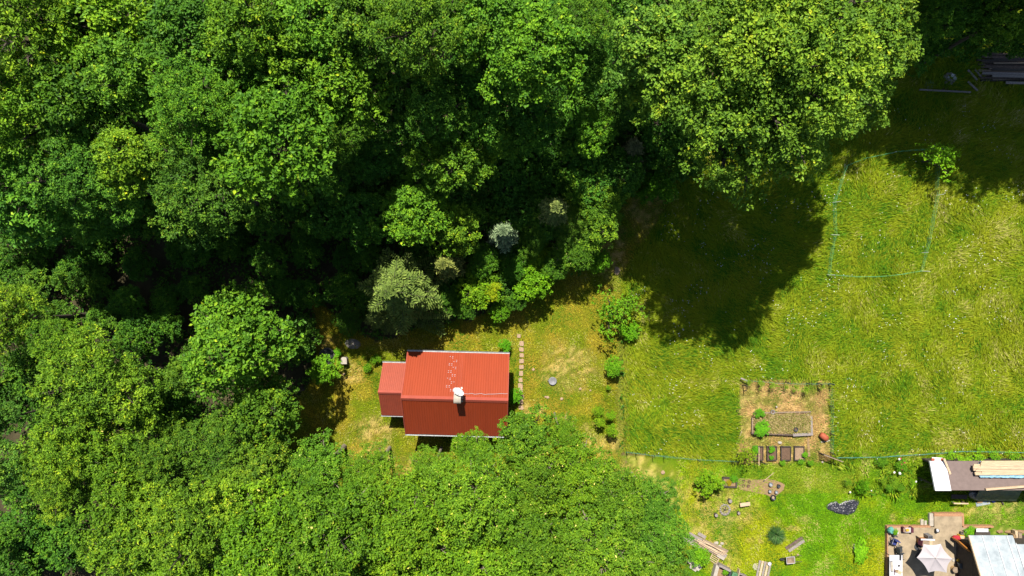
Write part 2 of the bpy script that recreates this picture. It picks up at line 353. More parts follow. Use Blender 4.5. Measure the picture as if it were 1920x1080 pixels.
# ------------------------------------------------------------------ grass: uncountable blades, one object per kind
rs = np.random.RandomState(5)
EXCL = [(1661, 984, 2300, 1300), (1743, 960, 1810, 990), (748, 690, 950, 790), (1838, 98, 1990, 160)]       # no blades under terrace and house
def grass_field(name, label, kinds, n, box, ln, wd, lean, seed, keep=None):
    r = np.random.RandomState(seed)
    u = r.uniform(box[0], box[2], n); v = r.uniform(box[1], box[3], n)
    c, k, b = zone_color(u, v)
    ok = np.isin(k, kinds) & (r.rand(n) > b*1.05)
    for e in EXCL: ok &= ~((u > e[0]) & (u < e[2]) & (v > e[1]) & (v < e[3]))
    if keep is not None: ok &= keep(u, v, r)
    u = u[ok]; v = v[ok]; c = c[ok]; n = len(u)
    x = (u-960)*S; y = (540-v)*S
    ang = (fbm(x/3.0, y/3.0, seed+3, 3)-.5)*5 + np.clip((u-1450)/150, -1, 1)*.95 + (r.rand(n) < .3)*3.14 + r.normal(0, .45, n)
    patch = fbm(x/1.1, y/1.1, seed+8, 3); L = ln*(.45+1.1*patch)*r.uniform(.6, 1.3, n)
    el = r.uniform(lean[0], lean[1], n)
    d = np.stack([np.cos(ang)*np.cos(el), np.sin(ang)*np.cos(el), np.sin(el)], 1)
    pos = np.stack([x, y, (fbm(x/6, y/6, 20)-.5)*.10], 1)+d*L[:, None]*.5
    up = np.stack([r.normal(0, .5, n), r.normal(0, .5, n), np.ones(n)], 1)
    V, F = leaves(pos, d, up, L, wd*r.uniform(.6, 1.4, n), .25)
    t = r.rand(n)[:, None]; p2 = fbm(x/1.6, y/1.6, seed+12, 3)[:, None]
    straw = np.array([.37, .35, .09]); green = np.array([.055, .16, .006]); yel = np.array([.21, .255, .008])
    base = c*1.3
    sel = t+(p2-.5)*1.5
    if kinds == [2]:
        sel = sel+.22*np.clip((u-1580)/200, -.3, 1)[:, None]*(fbm(u/28., v/28., 91, 3)[:, None] > .5)
        col = np.where(sel > 1.15, straw, np.where(sel > .70, yel, np.where(sel < .12, green, base)))
    else:
        col = np.where(sel > 1.05, straw*.95, np.where(sel > .78, base*1.35, np.where(sel < .1, green, base)))
    col = col*r.uniform(.75, 1.25, (n, 1))
    me = np_mesh(name, V, F, M['grass'], [('col', 'FLOAT_COLOR', 'FACE', np.concatenate([col, np.ones((n, 1))], 1))])
    return tag(inst(name, me), label, 'grass', kind='stuff')
grass_field('meadow_grass', 'tall windblown meadow grass in green and straw tones right of the clearing', [2], 490000, (1150, -70, 1990, 870), .50, .040, (.15, .95), 11)
grass_field('lawn_grass', 'short dry yellowish lawn grass around the red-roofed house and in the vegetable garden', [1], 260000, (540, 300, 1570, 990), .20, .042, (.2, .9), 12)
grass_field('yard_grass', 'fresh green mown grass of the yard in front of the shed and terrace', [3], 190000, (1270, 845, 1990, 1110), .19, .040, (.2, .9), 13)
def wild(u, v, r):
    m = fbm(u/16, v/16, 77, 3)
    return (v < 925+(m-.5)*40) & (u > 1600) & (m > .45) | ((v < 872) & (u > 1560))
grass_field('rough_grass', 'rough knee-high weeds along the netting fence above the shed', [3], 60000, (1560, 845, 1990, 950), .5, .07, (.3, 1.2), 14, wild)
# meadow flowers
def flowers(name, label, n, box, seed, thr, size, m):
    r = np.random.RandomState(seed); u = r.uniform(box[0], box[2], n); v = r.uniform(box[1], box[3], n)
    c, k, b = zone_color(u, v); q = fbm(u/30, v/30, seed+1, 3); ok = (q > thr) & (k >= 2)
    for e in EXCL: ok &= ~((u > e[0]) & (u < e[2]) & (v > e[1]) & (v < e[3]))
    u = u[ok]; v = v[ok]; n = len(u); p = np.stack([(u-960)*S, (540-v)*S, r.uniform(.35, .6, n)], 1)
    d = np.stack([r.normal(0, 1, n), r.normal(0, 1, n), r.normal(0, .2, n)], 1); up = np.tile([0, 0, 1.], (n, 1))+r.normal(0, .2, (n, 3))
    V, F = leaves(p, d, up, size*r.uniform(.6, 1.3, n), size*r.uniform(.6, 1.3, n), 0)
    tag(inst(name, np_mesh(name, V, F, m)), label, 'wildflowers', kind='stuff')
flowers('white_wildflowers', 'scattered small white wildflower heads in the tall meadow grass', 4200, (1180, 200, 1980, 850), 31, .60, .07, M['flower_white'])
# leaf litter and ground cover on the forest floor
r = np.random.RandomState(8); n = 90000; u = r.uniform(-80, 1350, n); v = r.uniform(-60, 1140, n); c, k, b = zone_color(u, v); ok = k == 0; u = u[ok]; v = v[ok]; n = len(u)
m_ = fbm(u/25, v/25, 70, 3); ok = m_ > .42; u = u[ok]; v = v[ok]; n = len(u)
p = np.stack([(u-960)*S, (540-v)*S, r.uniform(.05, .5, n)], 1); d = r.normal(0, 1, (n, 3)); d[:, 2] *= .3
V, F = leaves(p, d, r.normal(0, .4, (n, 3))+[0, 0, 1], r.uniform(.18, .4, n), r.uniform(.1, .22, n))
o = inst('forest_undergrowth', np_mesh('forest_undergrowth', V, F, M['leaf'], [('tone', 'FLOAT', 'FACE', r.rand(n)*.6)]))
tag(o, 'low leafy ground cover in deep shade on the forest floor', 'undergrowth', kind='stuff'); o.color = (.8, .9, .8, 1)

# ------------------------------------------------------------------ tree prototypes
def fib(n, rs_):
    i = np.arange(n)+.5; ph = np.arccos(1-2*i/n); th = math.pi*(1+5**.5)*i + rs_.uniform(0, 6)
    return np.stack([np.cos(th)*np.sin(ph), np.sin(th)*np.sin(ph), np.cos(ph)], 1)
PROTO = {}
def make_proto(key, a, c, nl, lr, cr, lsz, dens, seed, matk, zmin=-.45, irr=.25, aspect=.62, upw=.55, flat=.75, barkk='bark', ragged=.2, fill=0):
    """crown centred on the origin with radius a, half-height c; lobes > clumps > leaves"""
    r = np.random.RandomState(seed)
    D = fib(int(nl*1.6), r); D = D[D[:, 2] > zmin]; r.shuffle(D); D = D[:nl]
    D = nrm(D+r.normal(0, .18, D.shape))
    th = np.arctan2(D[:, 1], D[:, 0]); mod = 1+irr*np.sin(th*2+r.uniform(0, 6))*.5+irr*np.sin(th*3+r.uniform(0, 6))*.5
    rad = np.where(r.rand(len(D)) < .35, r.uniform(.50, .70, len(D)), r.uniform(.80, 1.04, len(D)))*mod
    LC = D*np.array([a, a, c])*rad[:, None]
    LR = lr*r.uniform(.60, 1.25, len(D))*a
    LC = LC*(1-np.minimum(LR/a, .5)[:, None]*.55)
    # some inner-top lobes
    k = max(3, nl//4); t = r.uniform(0, 6.28, k); q = r.uniform(.05, .45, k)*a
    LC = np.concatenate([LC, np.stack([q*np.cos(t), q*np.sin(t), c*r.uniform(.35, .72, k)], 1)]); LR = np.concatenate([LR, lr*a*r.uniform(.8, 1.3, k)])
    pts = []; outs = []; tones = []
    for i in range(len(LC)):
        ncl = max(5, int(4*math.pi*LR[i]**2*.62/(cr**2*1.75)))
        d = nrm(r.normal(0, 1, (ncl, 3))); d[:, 2] = np.abs(d[:, 2])*1.0 - .32*(r.rand(ncl) < .45); d = nrm(d)
        cc = LC[i]+d*LR[i]*np.array([1, 1, flat])*r.uniform(.72, 1.0+ragged*1.4, (ncl, 1))
        # drop clumps buried in other lobes
        dist = np.linalg.norm((cc[:, None]-LC[None])/np.array([1, 1, flat]), axis=2)/LR[None]; dist[:, i] = 9
        keep = (dist.min(1) > .72) | (r.rand(ncl) < .12); cc = cc[keep]; d = d[keep]
        lt = r.uniform(-.14, .12)
        for j in range(len(cc)):
            R_ = cr*r.uniform(.6, 1.35); nn = max(5, int(dens*(R_/cr)**2*r.uniform(.8, 1.2)))
            e = nrm(r.normal(0, 1, (nn, 3))+d[j]*.8+np.array([0, 0, .5]))
            pts.append(cc[j]+e*R_*np.array([1, 1, .6])*r.uniform(.35, 1.05, (nn, 1))); outs.append(e)
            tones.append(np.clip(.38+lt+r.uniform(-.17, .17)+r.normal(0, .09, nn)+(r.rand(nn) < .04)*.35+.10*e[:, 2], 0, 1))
    if fill:  # inner leaves added so that the crown casts a solid shadow
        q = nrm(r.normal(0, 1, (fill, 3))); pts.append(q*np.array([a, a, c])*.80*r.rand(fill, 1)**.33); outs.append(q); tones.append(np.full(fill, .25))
    P_ = np.concatenate(pts); O = np.concatenate(outs); T = np.concatenate(tones); n = len(P_)
    d = nrm(O*.7+r.normal(0, .6, (n, 3))); d[:, 2] -= .25
    no = nrm(O*.35+np.array([0, 0, upw])+r.normal(0, .34, (n, 3)))
    L = lsz*r.uniform(.6, 1.35, n)
    if fill: L[-fill:] *= 1.35
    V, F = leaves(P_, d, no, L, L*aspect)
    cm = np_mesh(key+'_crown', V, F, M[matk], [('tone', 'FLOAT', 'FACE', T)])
    # limbs
    mb = MB(); rr = random.Random(seed); base = Vector((0, 0, -c*.95))
    for i in range(len(LC)):
        if nl < 16 or rr.random() < .5:
            e = Vector(LC[i]); mid = base.lerp(e, .5)+Vector((rr.uniform(-.1, .1)*a, rr.uniform(-.1, .1)*a, .12*c))
            tip = e+Vector(LC[i]).normalized()*float(LR[i])*(1.12 if 'oak' in key else .85)
            w = .035*a*(.5+.5*rr.random())
            mb.tube([base, mid, e, tip], [w*1.3, w, w*.5, w*.12], 5)
            for q in range(4):
                f = e.lerp(mid, rr.random()*.5); g = f+Vector((rr.uniform(-1, 1), rr.uniform(-1, 1), rr.uniform(0, .9)))*float(LR[i])*.9
                mb.tube([f, f.lerp(g, .5)+Vector((0, 0, .05)), g], [w*.35, w*.22, w*.06], 4)
    bm_ = mb.mesh(key+'_limbs', M[barkk])
    tb = MB(); w = .055*a+.04
    tb.tube([(0, 0, -.02), (0, 0, .04), (.01*a, 0, .4), (0, .01*a, .75), (0, 0, 1)], [w*1.7, w*1.25, w, w*.8, w*.55], 9)
    tm = tb.mesh(key+'_trunk', M[barkk], True)
    PROTO[key] = dict(a=a, c=c, crown=cm, limbs=bm_, trunk=tm, n=n)
    print('proto', key, n)
for i in range(4): make_proto('maple%d' % i, 4.3, 4.3, 25, .30, .58, .33, 24, 100+i, 'leaf', irr=.3, ragged=.3, zmin=-.75)
for i in range(2): make_proto('ash%d' % i, 4.3, 4.6, 29, .28, .48, .27, 24, 120+i, 'leaf', irr=.35, aspect=.42, ragged=.35, zmin=-.75)
for i in range(3): make_proto('oak%d' % i, 5.0, 3.9, 30, .29, .54, .28, 23, 140+i, 'leaf_oak', irr=.25, aspect=.55, ragged=.35, barkk='bark_pale')
make_proto('big', 8.6, 7.9, 95, .175, .54, .25, 27, 160, 'leaf', irr=.08, ragged=.22, zmin=-.5, fill=13000)
for i in range(2): make_proto('under%d' % i, 3.0, 2.4, 14, .40, .42, .30, 13, 170+i, 'leaf', irr=.35)
for i in range(2): make_proto('shrub%d' % i, 1.6, 1.3, 11, .42, .26, .20, 16, 180+i, 'leaf_bush', irr=.4, zmin=-.2, ragged=.45)
for i in range(2): make_proto('young%d' % i, 1.5, 1.6, 8, .22, .17, .17, 7, 190+i, 'leaf_bush', irr=.9, zmin=-.5, ragged=1.6)
def make_conifer(key, a, h, seed):
    r = np.random.RandomState(seed); ps = []; ds = []; ns = []; Ls = []; Ts = []; mb = MB()
    z = .12*h; mb.tube([(0, 0, .10*h), (0, 0, .55*h), (0, 0, .985*h)], [.035, .025, .012], 5)
    while z < h*.98:
        f = (1-z/h); rad = a*f**.7*1.0+.12; nb = int(5+4*f); t0 = r.uniform(0, 6)
        for j in range(nb):
            th = t0+2*math.pi*j/nb+r.normal(0, .22); Lb = rad*r.uniform(.55, 1.2)
            o = np.array([math.cos(th), math.sin(th), 0]); s_ = np.array([-o[1], o[0], 0])
            pt = lambda t: np.array([0, 0, z])+o*Lb*t+np.array([0, 0, 1])*(-.22*Lb*t+.16*Lb*t*t)
            mb.tube([pt(0), pt(.5), pt(1)], [.03*Lb/2+.012, .02, .006], 4)
            nt_ = max(4, int(Lb/.22)); tt = r.normal(0, .1)
            for q in range(nt_):
                t = .15+.85*q/nt_
                for sd in (-1, 1):
                    tw = (1.0-t)*Lb*.50+.16; dd = nrm((o*.75+sd*s_*1.0+np.array([0, 0, -.1]))[None])[0]
                    m = max(2, int(tw/.16))
                    for w in range(m):
                        c_ = pt(t)+dd*tw*(w+.5)/m
                        dd2 = dd+r.normal(0, .25, 3)
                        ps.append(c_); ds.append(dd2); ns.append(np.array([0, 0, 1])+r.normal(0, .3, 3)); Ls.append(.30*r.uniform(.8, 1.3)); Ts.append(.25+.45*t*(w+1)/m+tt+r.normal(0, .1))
                ps.append(pt(t)); ds.append(o); ns.append([0, 0, 1]); Ls.append(.28); Ts.append(.3)
        z += .50*(.6+.6*f)
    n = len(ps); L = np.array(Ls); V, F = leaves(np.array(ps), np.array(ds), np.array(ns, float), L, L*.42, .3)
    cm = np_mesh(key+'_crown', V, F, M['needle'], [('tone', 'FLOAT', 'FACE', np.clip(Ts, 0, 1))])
    tb = MB(); tb.tube([(0, 0, -.05), (0, 0, h*.5), (0, 0, h)], [.05*a+.06, .03*a+.03, .015], 8)
    PROTO[key] = dict(a=a, h=h, crown=cm, limbs=mb.mesh(key+'_limbs', M['bark']), trunk=tb.mesh(key+'_trunk', M['bark'], True), n=n); print('proto', key, n)
make_conifer('spruce0', 3.5, 10.0, 200); make_conifer('spruce1', 1.8, 8.0, 201)

CROWNS = []
rtn = random.Random(5)
rt = random.Random(77)
def tree(px, py, rpx, cz, kind, label, tint=(1, 1, 1), group=None, name='broadleaf_tree', cat='tree', cs=1.0):
    """px,py,rpx: the crown as seen in the photo; cz: height of the crown's middle"""
    p = PROTO[kind]; c = P(px, py, cz); rad = rpx*K(cz); s = rad/p['a']; CROWNS.append((c.x, c.y, rad, cz))
    f_ = rtn.uniform(.84, 1.14); tint = (tint[0]*f_*rtn.uniform(.92, 1.10), tint[1]*f_, tint[2]*f_)
    t = thing(name, label, cat, (c.x, c.y, 0), 0, group); a = rt.uniform(0, 6.28)
    if 'h' in p:
        inst('trunk', p['trunk'], t, (0, 0, 0), (0, 0, a), (s, s, s*cs)); inst('crown', p['crown'], t, (0, 0, 0), (0, 0, a), (s, s, s*cs), tint); inst('branches', p['limbs'], t, (0, 0, 0), (0, 0, a), (s, s, s*cs))
        return t
    zs = s*cs; tr = max(.3, cz-p['c']*zs*.85)
    inst('trunk', p['trunk'], t, (0, 0, 0), (0, 0, a), (s, s, tr))
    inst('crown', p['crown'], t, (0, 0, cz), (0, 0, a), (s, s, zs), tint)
    inst('branches', p['limbs'], t, (0, 0, cz), (0, 0, a), (s, s, zs))
    return t
G1 = 'tall broadleaf trees of the forest above the house'
N = (1, 1, 1); YE = (1.35, 1.15, .9); GR = (.92, .98, 1.25); DK = (.72, .86, 1.0); BR = (1.15, 1.12, .9); CO = (.85, .95, 1.45)  # DK puts shade into the leaf colour of the dim trees
FOREST = [
 (45, 30, 120, 15, 'ash0', YE, 'yellow-green feathery tree filling the top left corner of the forest'),
 (195, 55, 105, 16, 'maple0', BR, 'bright tree at the upper forest edge, next to the yellow-green corner tree'),
 (35, 200, 110, 15, 'ash1', BR, 'mid green tree on the left forest edge just below the corner tree'),
 (150, 185, 95, 16, 'maple1', N, 'rounded leafy tree between the left edge tree and the narrow dark gap'),
 (250, 150, 80, 15, 'maple2', N, 'smaller round tree beside the narrow dark gap near the top left'),
 (50, 345, 110, 14, 'maple3', GR, 'grey-green tree on the left edge above the deep shadow band'),
 (165, 330, 90, 14, 'ash0', GR, 'grey-green tree above the deep shadow band, second from the left edge'),
 (245, 300, 68, 14, 'maple0', YE, 'yellow-green low crown beside the dark gap left of the big grey-green maple'),
 (360, 80, 90, 16, 'maple1', GR, 'pale green tree near the top edge right of the first dark gap'),
 (470, 60, 90, 17, 'maple2', BR, 'bright green tree at the top edge above the broad rounded maple'),
 (585, 60, 90, 17, 'maple0', N, 'full green tree at the top edge left of the forest centre'),
 (365, 205, 80, 16, 'ash1', N, 'fine-leaved tree beneath the pale top edge tree'),
 (465, 165, 85, 16, 'maple3', N, 'dense tree between the top row and the broad rounded maple'),
 (385, 350, 95, 15, 'ash0', GR, 'big grey-green fine-leaved tree whose lower edge hangs over the darkest shade'),
 (525, 275, 112, 15, 'maple1', BR, 'broad rounded bright maple standing out over the dark shade in the left half'),
 (165, 412, 48, 11, 'maple2', GR, 'small lit crown tip sticking out of the shadow band at the left'),
 (680, 45, 85, 17, 'maple3', N, 'tree at the top edge just left of the middle of the forest'),
 (645, 165, 85, 16, 'maple0', BR, 'vivid green tree right of the broad rounded maple'),
 (790, 55, 95, 17, 'ash1', N, 'tall tree at the top edge above the centre of the wood'),
 (755, 150, 75, 15, 'maple2', GR, 'muted green tree below the top edge in mid forest'),
 (905, 55, 85, 17, 'maple1', N, 'tree at the top edge above the shaded hollow'),
 (1005, 110, 95, 16, 'maple3', BR, 'bright leafy tree left of the dark gap beside the huge round tree'),
 (890, 150, 70, 15, 'maple0', DK, 'darker tree between two bright ones above the shaded hollow'),
 (1085, 40, 60, 15, 'ash0', N, 'narrow tree at the top edge touching the dark gap by the huge round tree'),
 (855, 300, 72, 11, 'maple2', BR, 'lit maple crown catching sun in the shaded hollow'),
 (935, 262, 42, 11, 'maple0', N, 'small lit crown at the upper right of the sunlit maple in the hollow'),
 (785, 400, 64, 8.0, 'maple1', BR, 'sunlit maple at the lower forest edge above the grey spruce'),
 (850, 425, 56, 7.0, 'maple3', YE, 'yellowish green tree between the spruce and the blue-grey conifer'),
 (1115, 240, 44, 9, 'maple2', BR, 'small vivid tree catching light in the dark gap left of the huge tree'),
 (1185, 90, 60, 15, 'ash1', CO, 'blue-grey tree pressed against the left side of the huge round tree'),
 (1240, 95, 98, 16.5, 'maple3', (1.15, 1.05, 1.5), 'grey-green crown merging with the left flank of the huge round tree'),
 (1190, 190, 40, 10, 'maple0', CO, 'small bluish tree in the dark gap left of the huge round tree'),
 (640, 240, 50, 13, 'ash0', N, 'small crown at the right shoulder of the broad rounded maple'),
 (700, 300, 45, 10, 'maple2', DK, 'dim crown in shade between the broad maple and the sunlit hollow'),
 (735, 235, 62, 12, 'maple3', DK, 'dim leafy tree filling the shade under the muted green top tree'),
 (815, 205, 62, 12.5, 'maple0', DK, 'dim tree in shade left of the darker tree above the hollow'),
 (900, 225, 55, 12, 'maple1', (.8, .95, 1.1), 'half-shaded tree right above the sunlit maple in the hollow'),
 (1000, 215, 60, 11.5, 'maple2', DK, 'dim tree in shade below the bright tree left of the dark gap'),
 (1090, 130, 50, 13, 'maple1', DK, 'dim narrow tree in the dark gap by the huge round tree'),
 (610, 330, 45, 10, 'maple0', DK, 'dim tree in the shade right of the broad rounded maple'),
 (1745, 25, 60, 9, 'ash1', DK, 'dark tree at the top edge directly right of the huge round tree'),
 (1880, 35, 62, 10, 'maple3', BR, 'partly lit tree in the top right corner'),
 (1810, 20, 55, 9, 'maple0', N, 'speckled half-shaded tree at the top edge left of the corner tree'),
]
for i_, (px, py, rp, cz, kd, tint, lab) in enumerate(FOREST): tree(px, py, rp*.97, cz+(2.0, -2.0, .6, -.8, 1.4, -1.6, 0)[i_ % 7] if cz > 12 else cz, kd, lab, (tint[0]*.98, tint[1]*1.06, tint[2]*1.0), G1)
tree(1432, 138, 224, 17.0, 'big', 'huge round yellow-green tree whose shadow covers the meadow', (1.28, 1.18, 1.2))
for px, py, rp, cz, lab in ((1605, 30, 100, 15.5, 'yellow-green crown at the top edge merging with the right side of the huge round tree'), (1590, 175, 84, 14, 'yellow-green crown bulging from the lower right side of the huge round tree')):
    tree(px, py, rp, cz, 'maple2', lab, (1.3, 1.12, 1.2), 'crowns merging with the huge round tree')
for px, py, lab in ((1720, -235, 'tall tree beyond the top edge, nearest the huge round tree'), (1920, -225, 'tall tree beyond the top edge that shades the timber pile'), (2110, -165, 'tall tree beyond the top right corner'), (2280, -150, 'tall tree far beyond the top right corner')):
    tree(px, py, 185, 15, 'big', lab, N, 'trees outside the top of the picture')
G2 = 'broadleaf trees left of the house'
WEST = [
 (5, 600, 70, 10, 'ash0', YE, 'yellow-green feathery tree with bare branches on the left edge below the shadow band'),
 (125, 650, 60, 9.5, 'ash1', BR, 'fine-leaved tree forming the upper tip of the left-hand lit group'),
 (200, 715, 100, 10, 'ash0', BR, 'broad feathery tree in the lit group at the left'),
 (455, 640, 105, 10, 'maple0', (1.0, 1.08, .9), 'large free-standing maple left of the house'),
 (500, 760, 75, 8.5, 'maple2', (1.0, 1.08, .9), 'low maple bough crown left of the clearing, under the large free-standing maple'),
 (355, 700, 50, 8, 'maple3', N, 'small tree wedged between the feathery tree and the large maple'),
 (140, 830, 85, 10, 'ash1', YE, 'yellow-tinged feathery tree in the lower left group'),
 (112, 900, 62, 11, 'ash0', BR, 'feathery tree beside the dark lower left corner gap'),
 (230, 880, 85, 9, 'oak0', N, 'dense tree in the middle of the lower left group'),
 (320, 850, 70, 8.5, 'ash1', N, 'fine-leaved tree between the feathery trees and the large maple'),
 (420, 840, 75, 8, 'ash0', (.9, 1, 1.1), 'soft green low tree just below the large free-standing maple'),
 (-8, 790, 42, 12, 'maple1', CO, 'blue-green tree cut by the left edge, upper of the two'),
 (-5, 885, 52, 13, 'maple2', CO, 'blue-green tree cut by the left edge, lower of the two'),
 (0, 1010, 34, 5, 'maple0', DK, 'dark tree in the shaded lower left corner'),
]
for (px, py, rp, cz, kd, tint, lab) in WEST: tree(px, py, rp*.92, cz, kd, lab, tint, G2)
G3 = 'broadleaf trees below the house'
SOUTH = [
 (265, 1000, 100, 10, 'ash1', BR, 'feathery tree at the bottom beside the dark left corner'),
 (385, 970, 100, 10, 'ash0', YE, 'yellowish feathery tree at the bottom left'),
 (350, 1080, 90, 10, 'oak1', BR, 'tree cut by the bottom edge in the lower left'),
 (500, 900, 85, 8.5, 'ash1', N, 'tree at the upper left rim of the bottom wood'),
 (600, 880, 66, 7.5, 'oak2', (.85, .95, 1.2), 'darker tree at the rim of the bottom wood left of the bare clearing'),
 (500, 1010, 110, 10, 'oak0', BR, 'broad bright tree in the left part of the bottom wood'),
 (625, 990, 105, 10.5, 'oak1', N, 'broad tree left of centre in the bottom wood'),
 (700, 880, 52, 7, 'oak2', N, 'small tree at the rim of the bottom wood nearest the house annexe'),
 (760, 985, 100, 11, 'oak2', BR, 'bright broad tree in the middle of the bottom wood'),
 (810, 880, 42, 7, 'oak1', N, 'small leafy crown below the dark shadow of the house'),
 (888, 845, 40, 8, 'oak0', (1, 1.05, .9), 'tree top overlapping the lower edge of the red roof'),
 (985, 825, 56, 8.5, 'maple1', (1.15, 1.15, .9), 'bright crown overlapping the lower right corner of the red roof'),
 (1052, 812, 34, 8, 'oak2', BR, 'small bright crown over the lower end of the stepping stones'),
 (885, 930, 85, 10, 'oak1', N, 'tree with dead twigs in the middle of the bottom wood below the house'),
 (990, 905, 75, 10, 'oak0', N, 'dense tree below the bright crown at the roof corner'),
 (890, 1050, 100, 11, 'oak0', BR, 'broad tree at the bottom edge in the middle of the wood'),
 (1010, 1010, 95, 11, 'oak2', N, 'broad tree with bare limbs in the right part of the bottom wood'),
 (1085, 900, 72, 9.5, 'oak1', BR, 'bright tree at the upper right rim of the bottom wood'),
 (1150, 935, 66, 9, 'oak0', N, 'tree at the right rim of the bottom wood beside the bare path'),
 (1130, 1040, 85, 10, 'oak1', N, 'tree at the bottom edge in the right part of the wood'),
 (1215, 935, 52, 7, 'oak2', (.8, .95, 1.25), 'dark green rounded tree at the upper right corner of the bottom wood'),
 (1235, 1000, 62, 7, 'oak0', (.8, .95, 1.2), 'dark green tree nearest the plank pile'),
 (1225, 1070, 60, 7, 'oak2', (.95, 1, 1.1), 'tree at the bottom edge nearest the broken slabs'),
 (760, 1085, 90, 10, 'oak1', N, 'tree cut by the bottom edge left of the middle'),
 (620, 1090, 80, 10, 'oak0', BR, 'tree cut by the bottom edge in the left part of the wood'),
 (1030, 1090, 70, 10, 'oak0', BR, 'tree cut by the bottom edge right of the middle'),
 (490, 1100, 80, 10, 'oak2', N, 'tree cut by the bottom edge between two bright feathery trees'),
]
for (px, py, rp, cz, kd, tint, lab) in SOUTH: tree(px, py, rp*.95, cz+rt.uniform(-1.9, 1.7)*(cz > 9), kd, lab, tint, G3)
G4 = 'small trees and bushes along the forest edge'
tree(765, 545, 94, 2, 'spruce0', 'large grey-green spruce with spreading feathery boughs above the house', (.95, 1.02, .55), G4, 'spruce_tree', cs=1.0)
tree(722, 585, 48, 1.2, 'spruce0', 'lower left spruce growing against the large spruce above the annexe', (.9, 1.0, .55), G4, 'spruce_tree', cs=.9)
tree(845, 500, 36, 2, 'spruce1', 'small yellowish spruce at the right shoulder of the large spruce', (1.6, 1.3, .8), G4, 'spruce_tree', cs=1.3)
tree(945, 448, 38, 1, 'spruce1', 'small silver-blue conifer in the shade left of the yellow-grey one', (1.45, 1.5, 2.1), G4, 'conifer_tree', cs=1.3)
tree(1030, 412, 42, 1, 'spruce1', 'yellow-grey conifer between the silver-blue one and the bright round tree', (1.45, 1.35, 1.0), G4, 'conifer_tree', cs=1.3)
tree(1170, 300, 44, 1, 'spruce1', 'dim brownish conifer in the shade left of the huge round tree', (1.0, .85, .9), G4, 'conifer_tree', cs=.8)
tree(1115, 392, 56, 5, 'ash0', 'bright round fine-leaved tree at the forest corner', (1.15, 1.15, 1.0), G4)
tree(1072, 468, 38, 4.2, 'oak2', 'mottled green small tree standing at the tip of the lawn', (1.0, 1.02, 1.2), G4)
tree(1003, 480, 26, 2.5, 'shrub0', 'leafy bright shrub below the yellow-grey conifer', N, G4, 'shrub', 'shrub')
tree(1000, 530, 34, 2.4, 'shrub1', 'bright green shrub at the edge of the lawn under the conifers', (.9, 1.1, .9), G4, 'shrub', 'shrub')
tree(900, 545, 33, 2.6, 'shrub0', 'speckled yellow and green shrub above the lawn', (1.0, .95, .9), G4, 'shrub', 'shrub')
tree(922, 545, 16, 3.2, 'shrub1', 'small golden-yellow leaved shrub beside the speckled one', (1.9, 1.25, .9), G4, 'shrub', 'shrub')
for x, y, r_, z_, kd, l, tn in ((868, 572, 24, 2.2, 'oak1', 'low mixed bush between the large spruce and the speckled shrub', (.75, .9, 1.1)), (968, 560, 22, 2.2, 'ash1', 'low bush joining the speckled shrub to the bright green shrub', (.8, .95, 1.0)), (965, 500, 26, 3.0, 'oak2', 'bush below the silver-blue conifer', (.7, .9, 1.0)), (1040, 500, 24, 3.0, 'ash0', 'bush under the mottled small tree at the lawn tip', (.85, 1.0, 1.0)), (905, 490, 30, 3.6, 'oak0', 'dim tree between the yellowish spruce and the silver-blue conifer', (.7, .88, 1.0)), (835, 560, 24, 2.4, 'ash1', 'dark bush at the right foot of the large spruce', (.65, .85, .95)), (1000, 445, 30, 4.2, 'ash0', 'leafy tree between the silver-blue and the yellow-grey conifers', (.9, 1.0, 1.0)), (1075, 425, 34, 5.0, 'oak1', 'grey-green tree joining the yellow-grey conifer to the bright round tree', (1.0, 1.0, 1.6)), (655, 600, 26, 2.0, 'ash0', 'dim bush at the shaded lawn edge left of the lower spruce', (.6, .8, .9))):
    tree(x, y, r_, z_, kd, l, tn, G4, 'shrub', 'shrub')
tree(940, 580, 18, 1.6, 'shrub0', 'low green shrub at the dark lawn edge below the golden one', (.8, .95, .9), G4, 'shrub', 'shrub')
tree(1125, 490, 20, 2, 'shrub1', 'low bush in half shade beside the brown path', (.7, .85, .9), G4, 'shrub', 'shrub')
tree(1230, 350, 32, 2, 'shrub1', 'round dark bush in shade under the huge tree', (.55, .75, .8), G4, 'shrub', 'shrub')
tree(1200, 360, 12, 1.5, 'shrub0', 'small yellow-green bush in shade by the brown path', (.9, .9, .7), G4, 'shrub', 'shrub')
tree(1148, 585, 34, 2.0, 'young0', 'sparse young fruit tree at the lawn edge beside the big shadow', (.8, .95, 1.0), G4, 'young_tree')
tree(1178, 570, 24, 1.8, 'young1', 'second sparse young tree touching the big shadow', (.8, .95, 1.0), G4, 'young_tree')
tree(1178, 622, 17, .5, 'shrub1', 'low bright weeds clump at the meadow edge below the young trees', (.9, 1.15, .9), G4, 'shrub', 'shrub')
tree(1148, 687, 15, 1.1, 'shrub0', 'round bright bush on the right side of the lawn', (.8, 1.05, .9), G4, 'shrub', 'shrub')
tree(1140, 727, 4, .5, 'shrub1', 'tiny green plant on the lawn below the round bush', (.7, .9, .9), G4, 'small_plant', 'plant')
tree(948, 648, 11, .8, 'shrub1', 'small bright bush at the upper right corner of the house', (.7, 1.1, .9), G4, 'shrub', 'shrub')
tree(964, 741, 12, .9, 'shrub0', 'small green bush against the right wall of the house', (.7, 1.0, .9), G4, 'shrub', 'shrub')
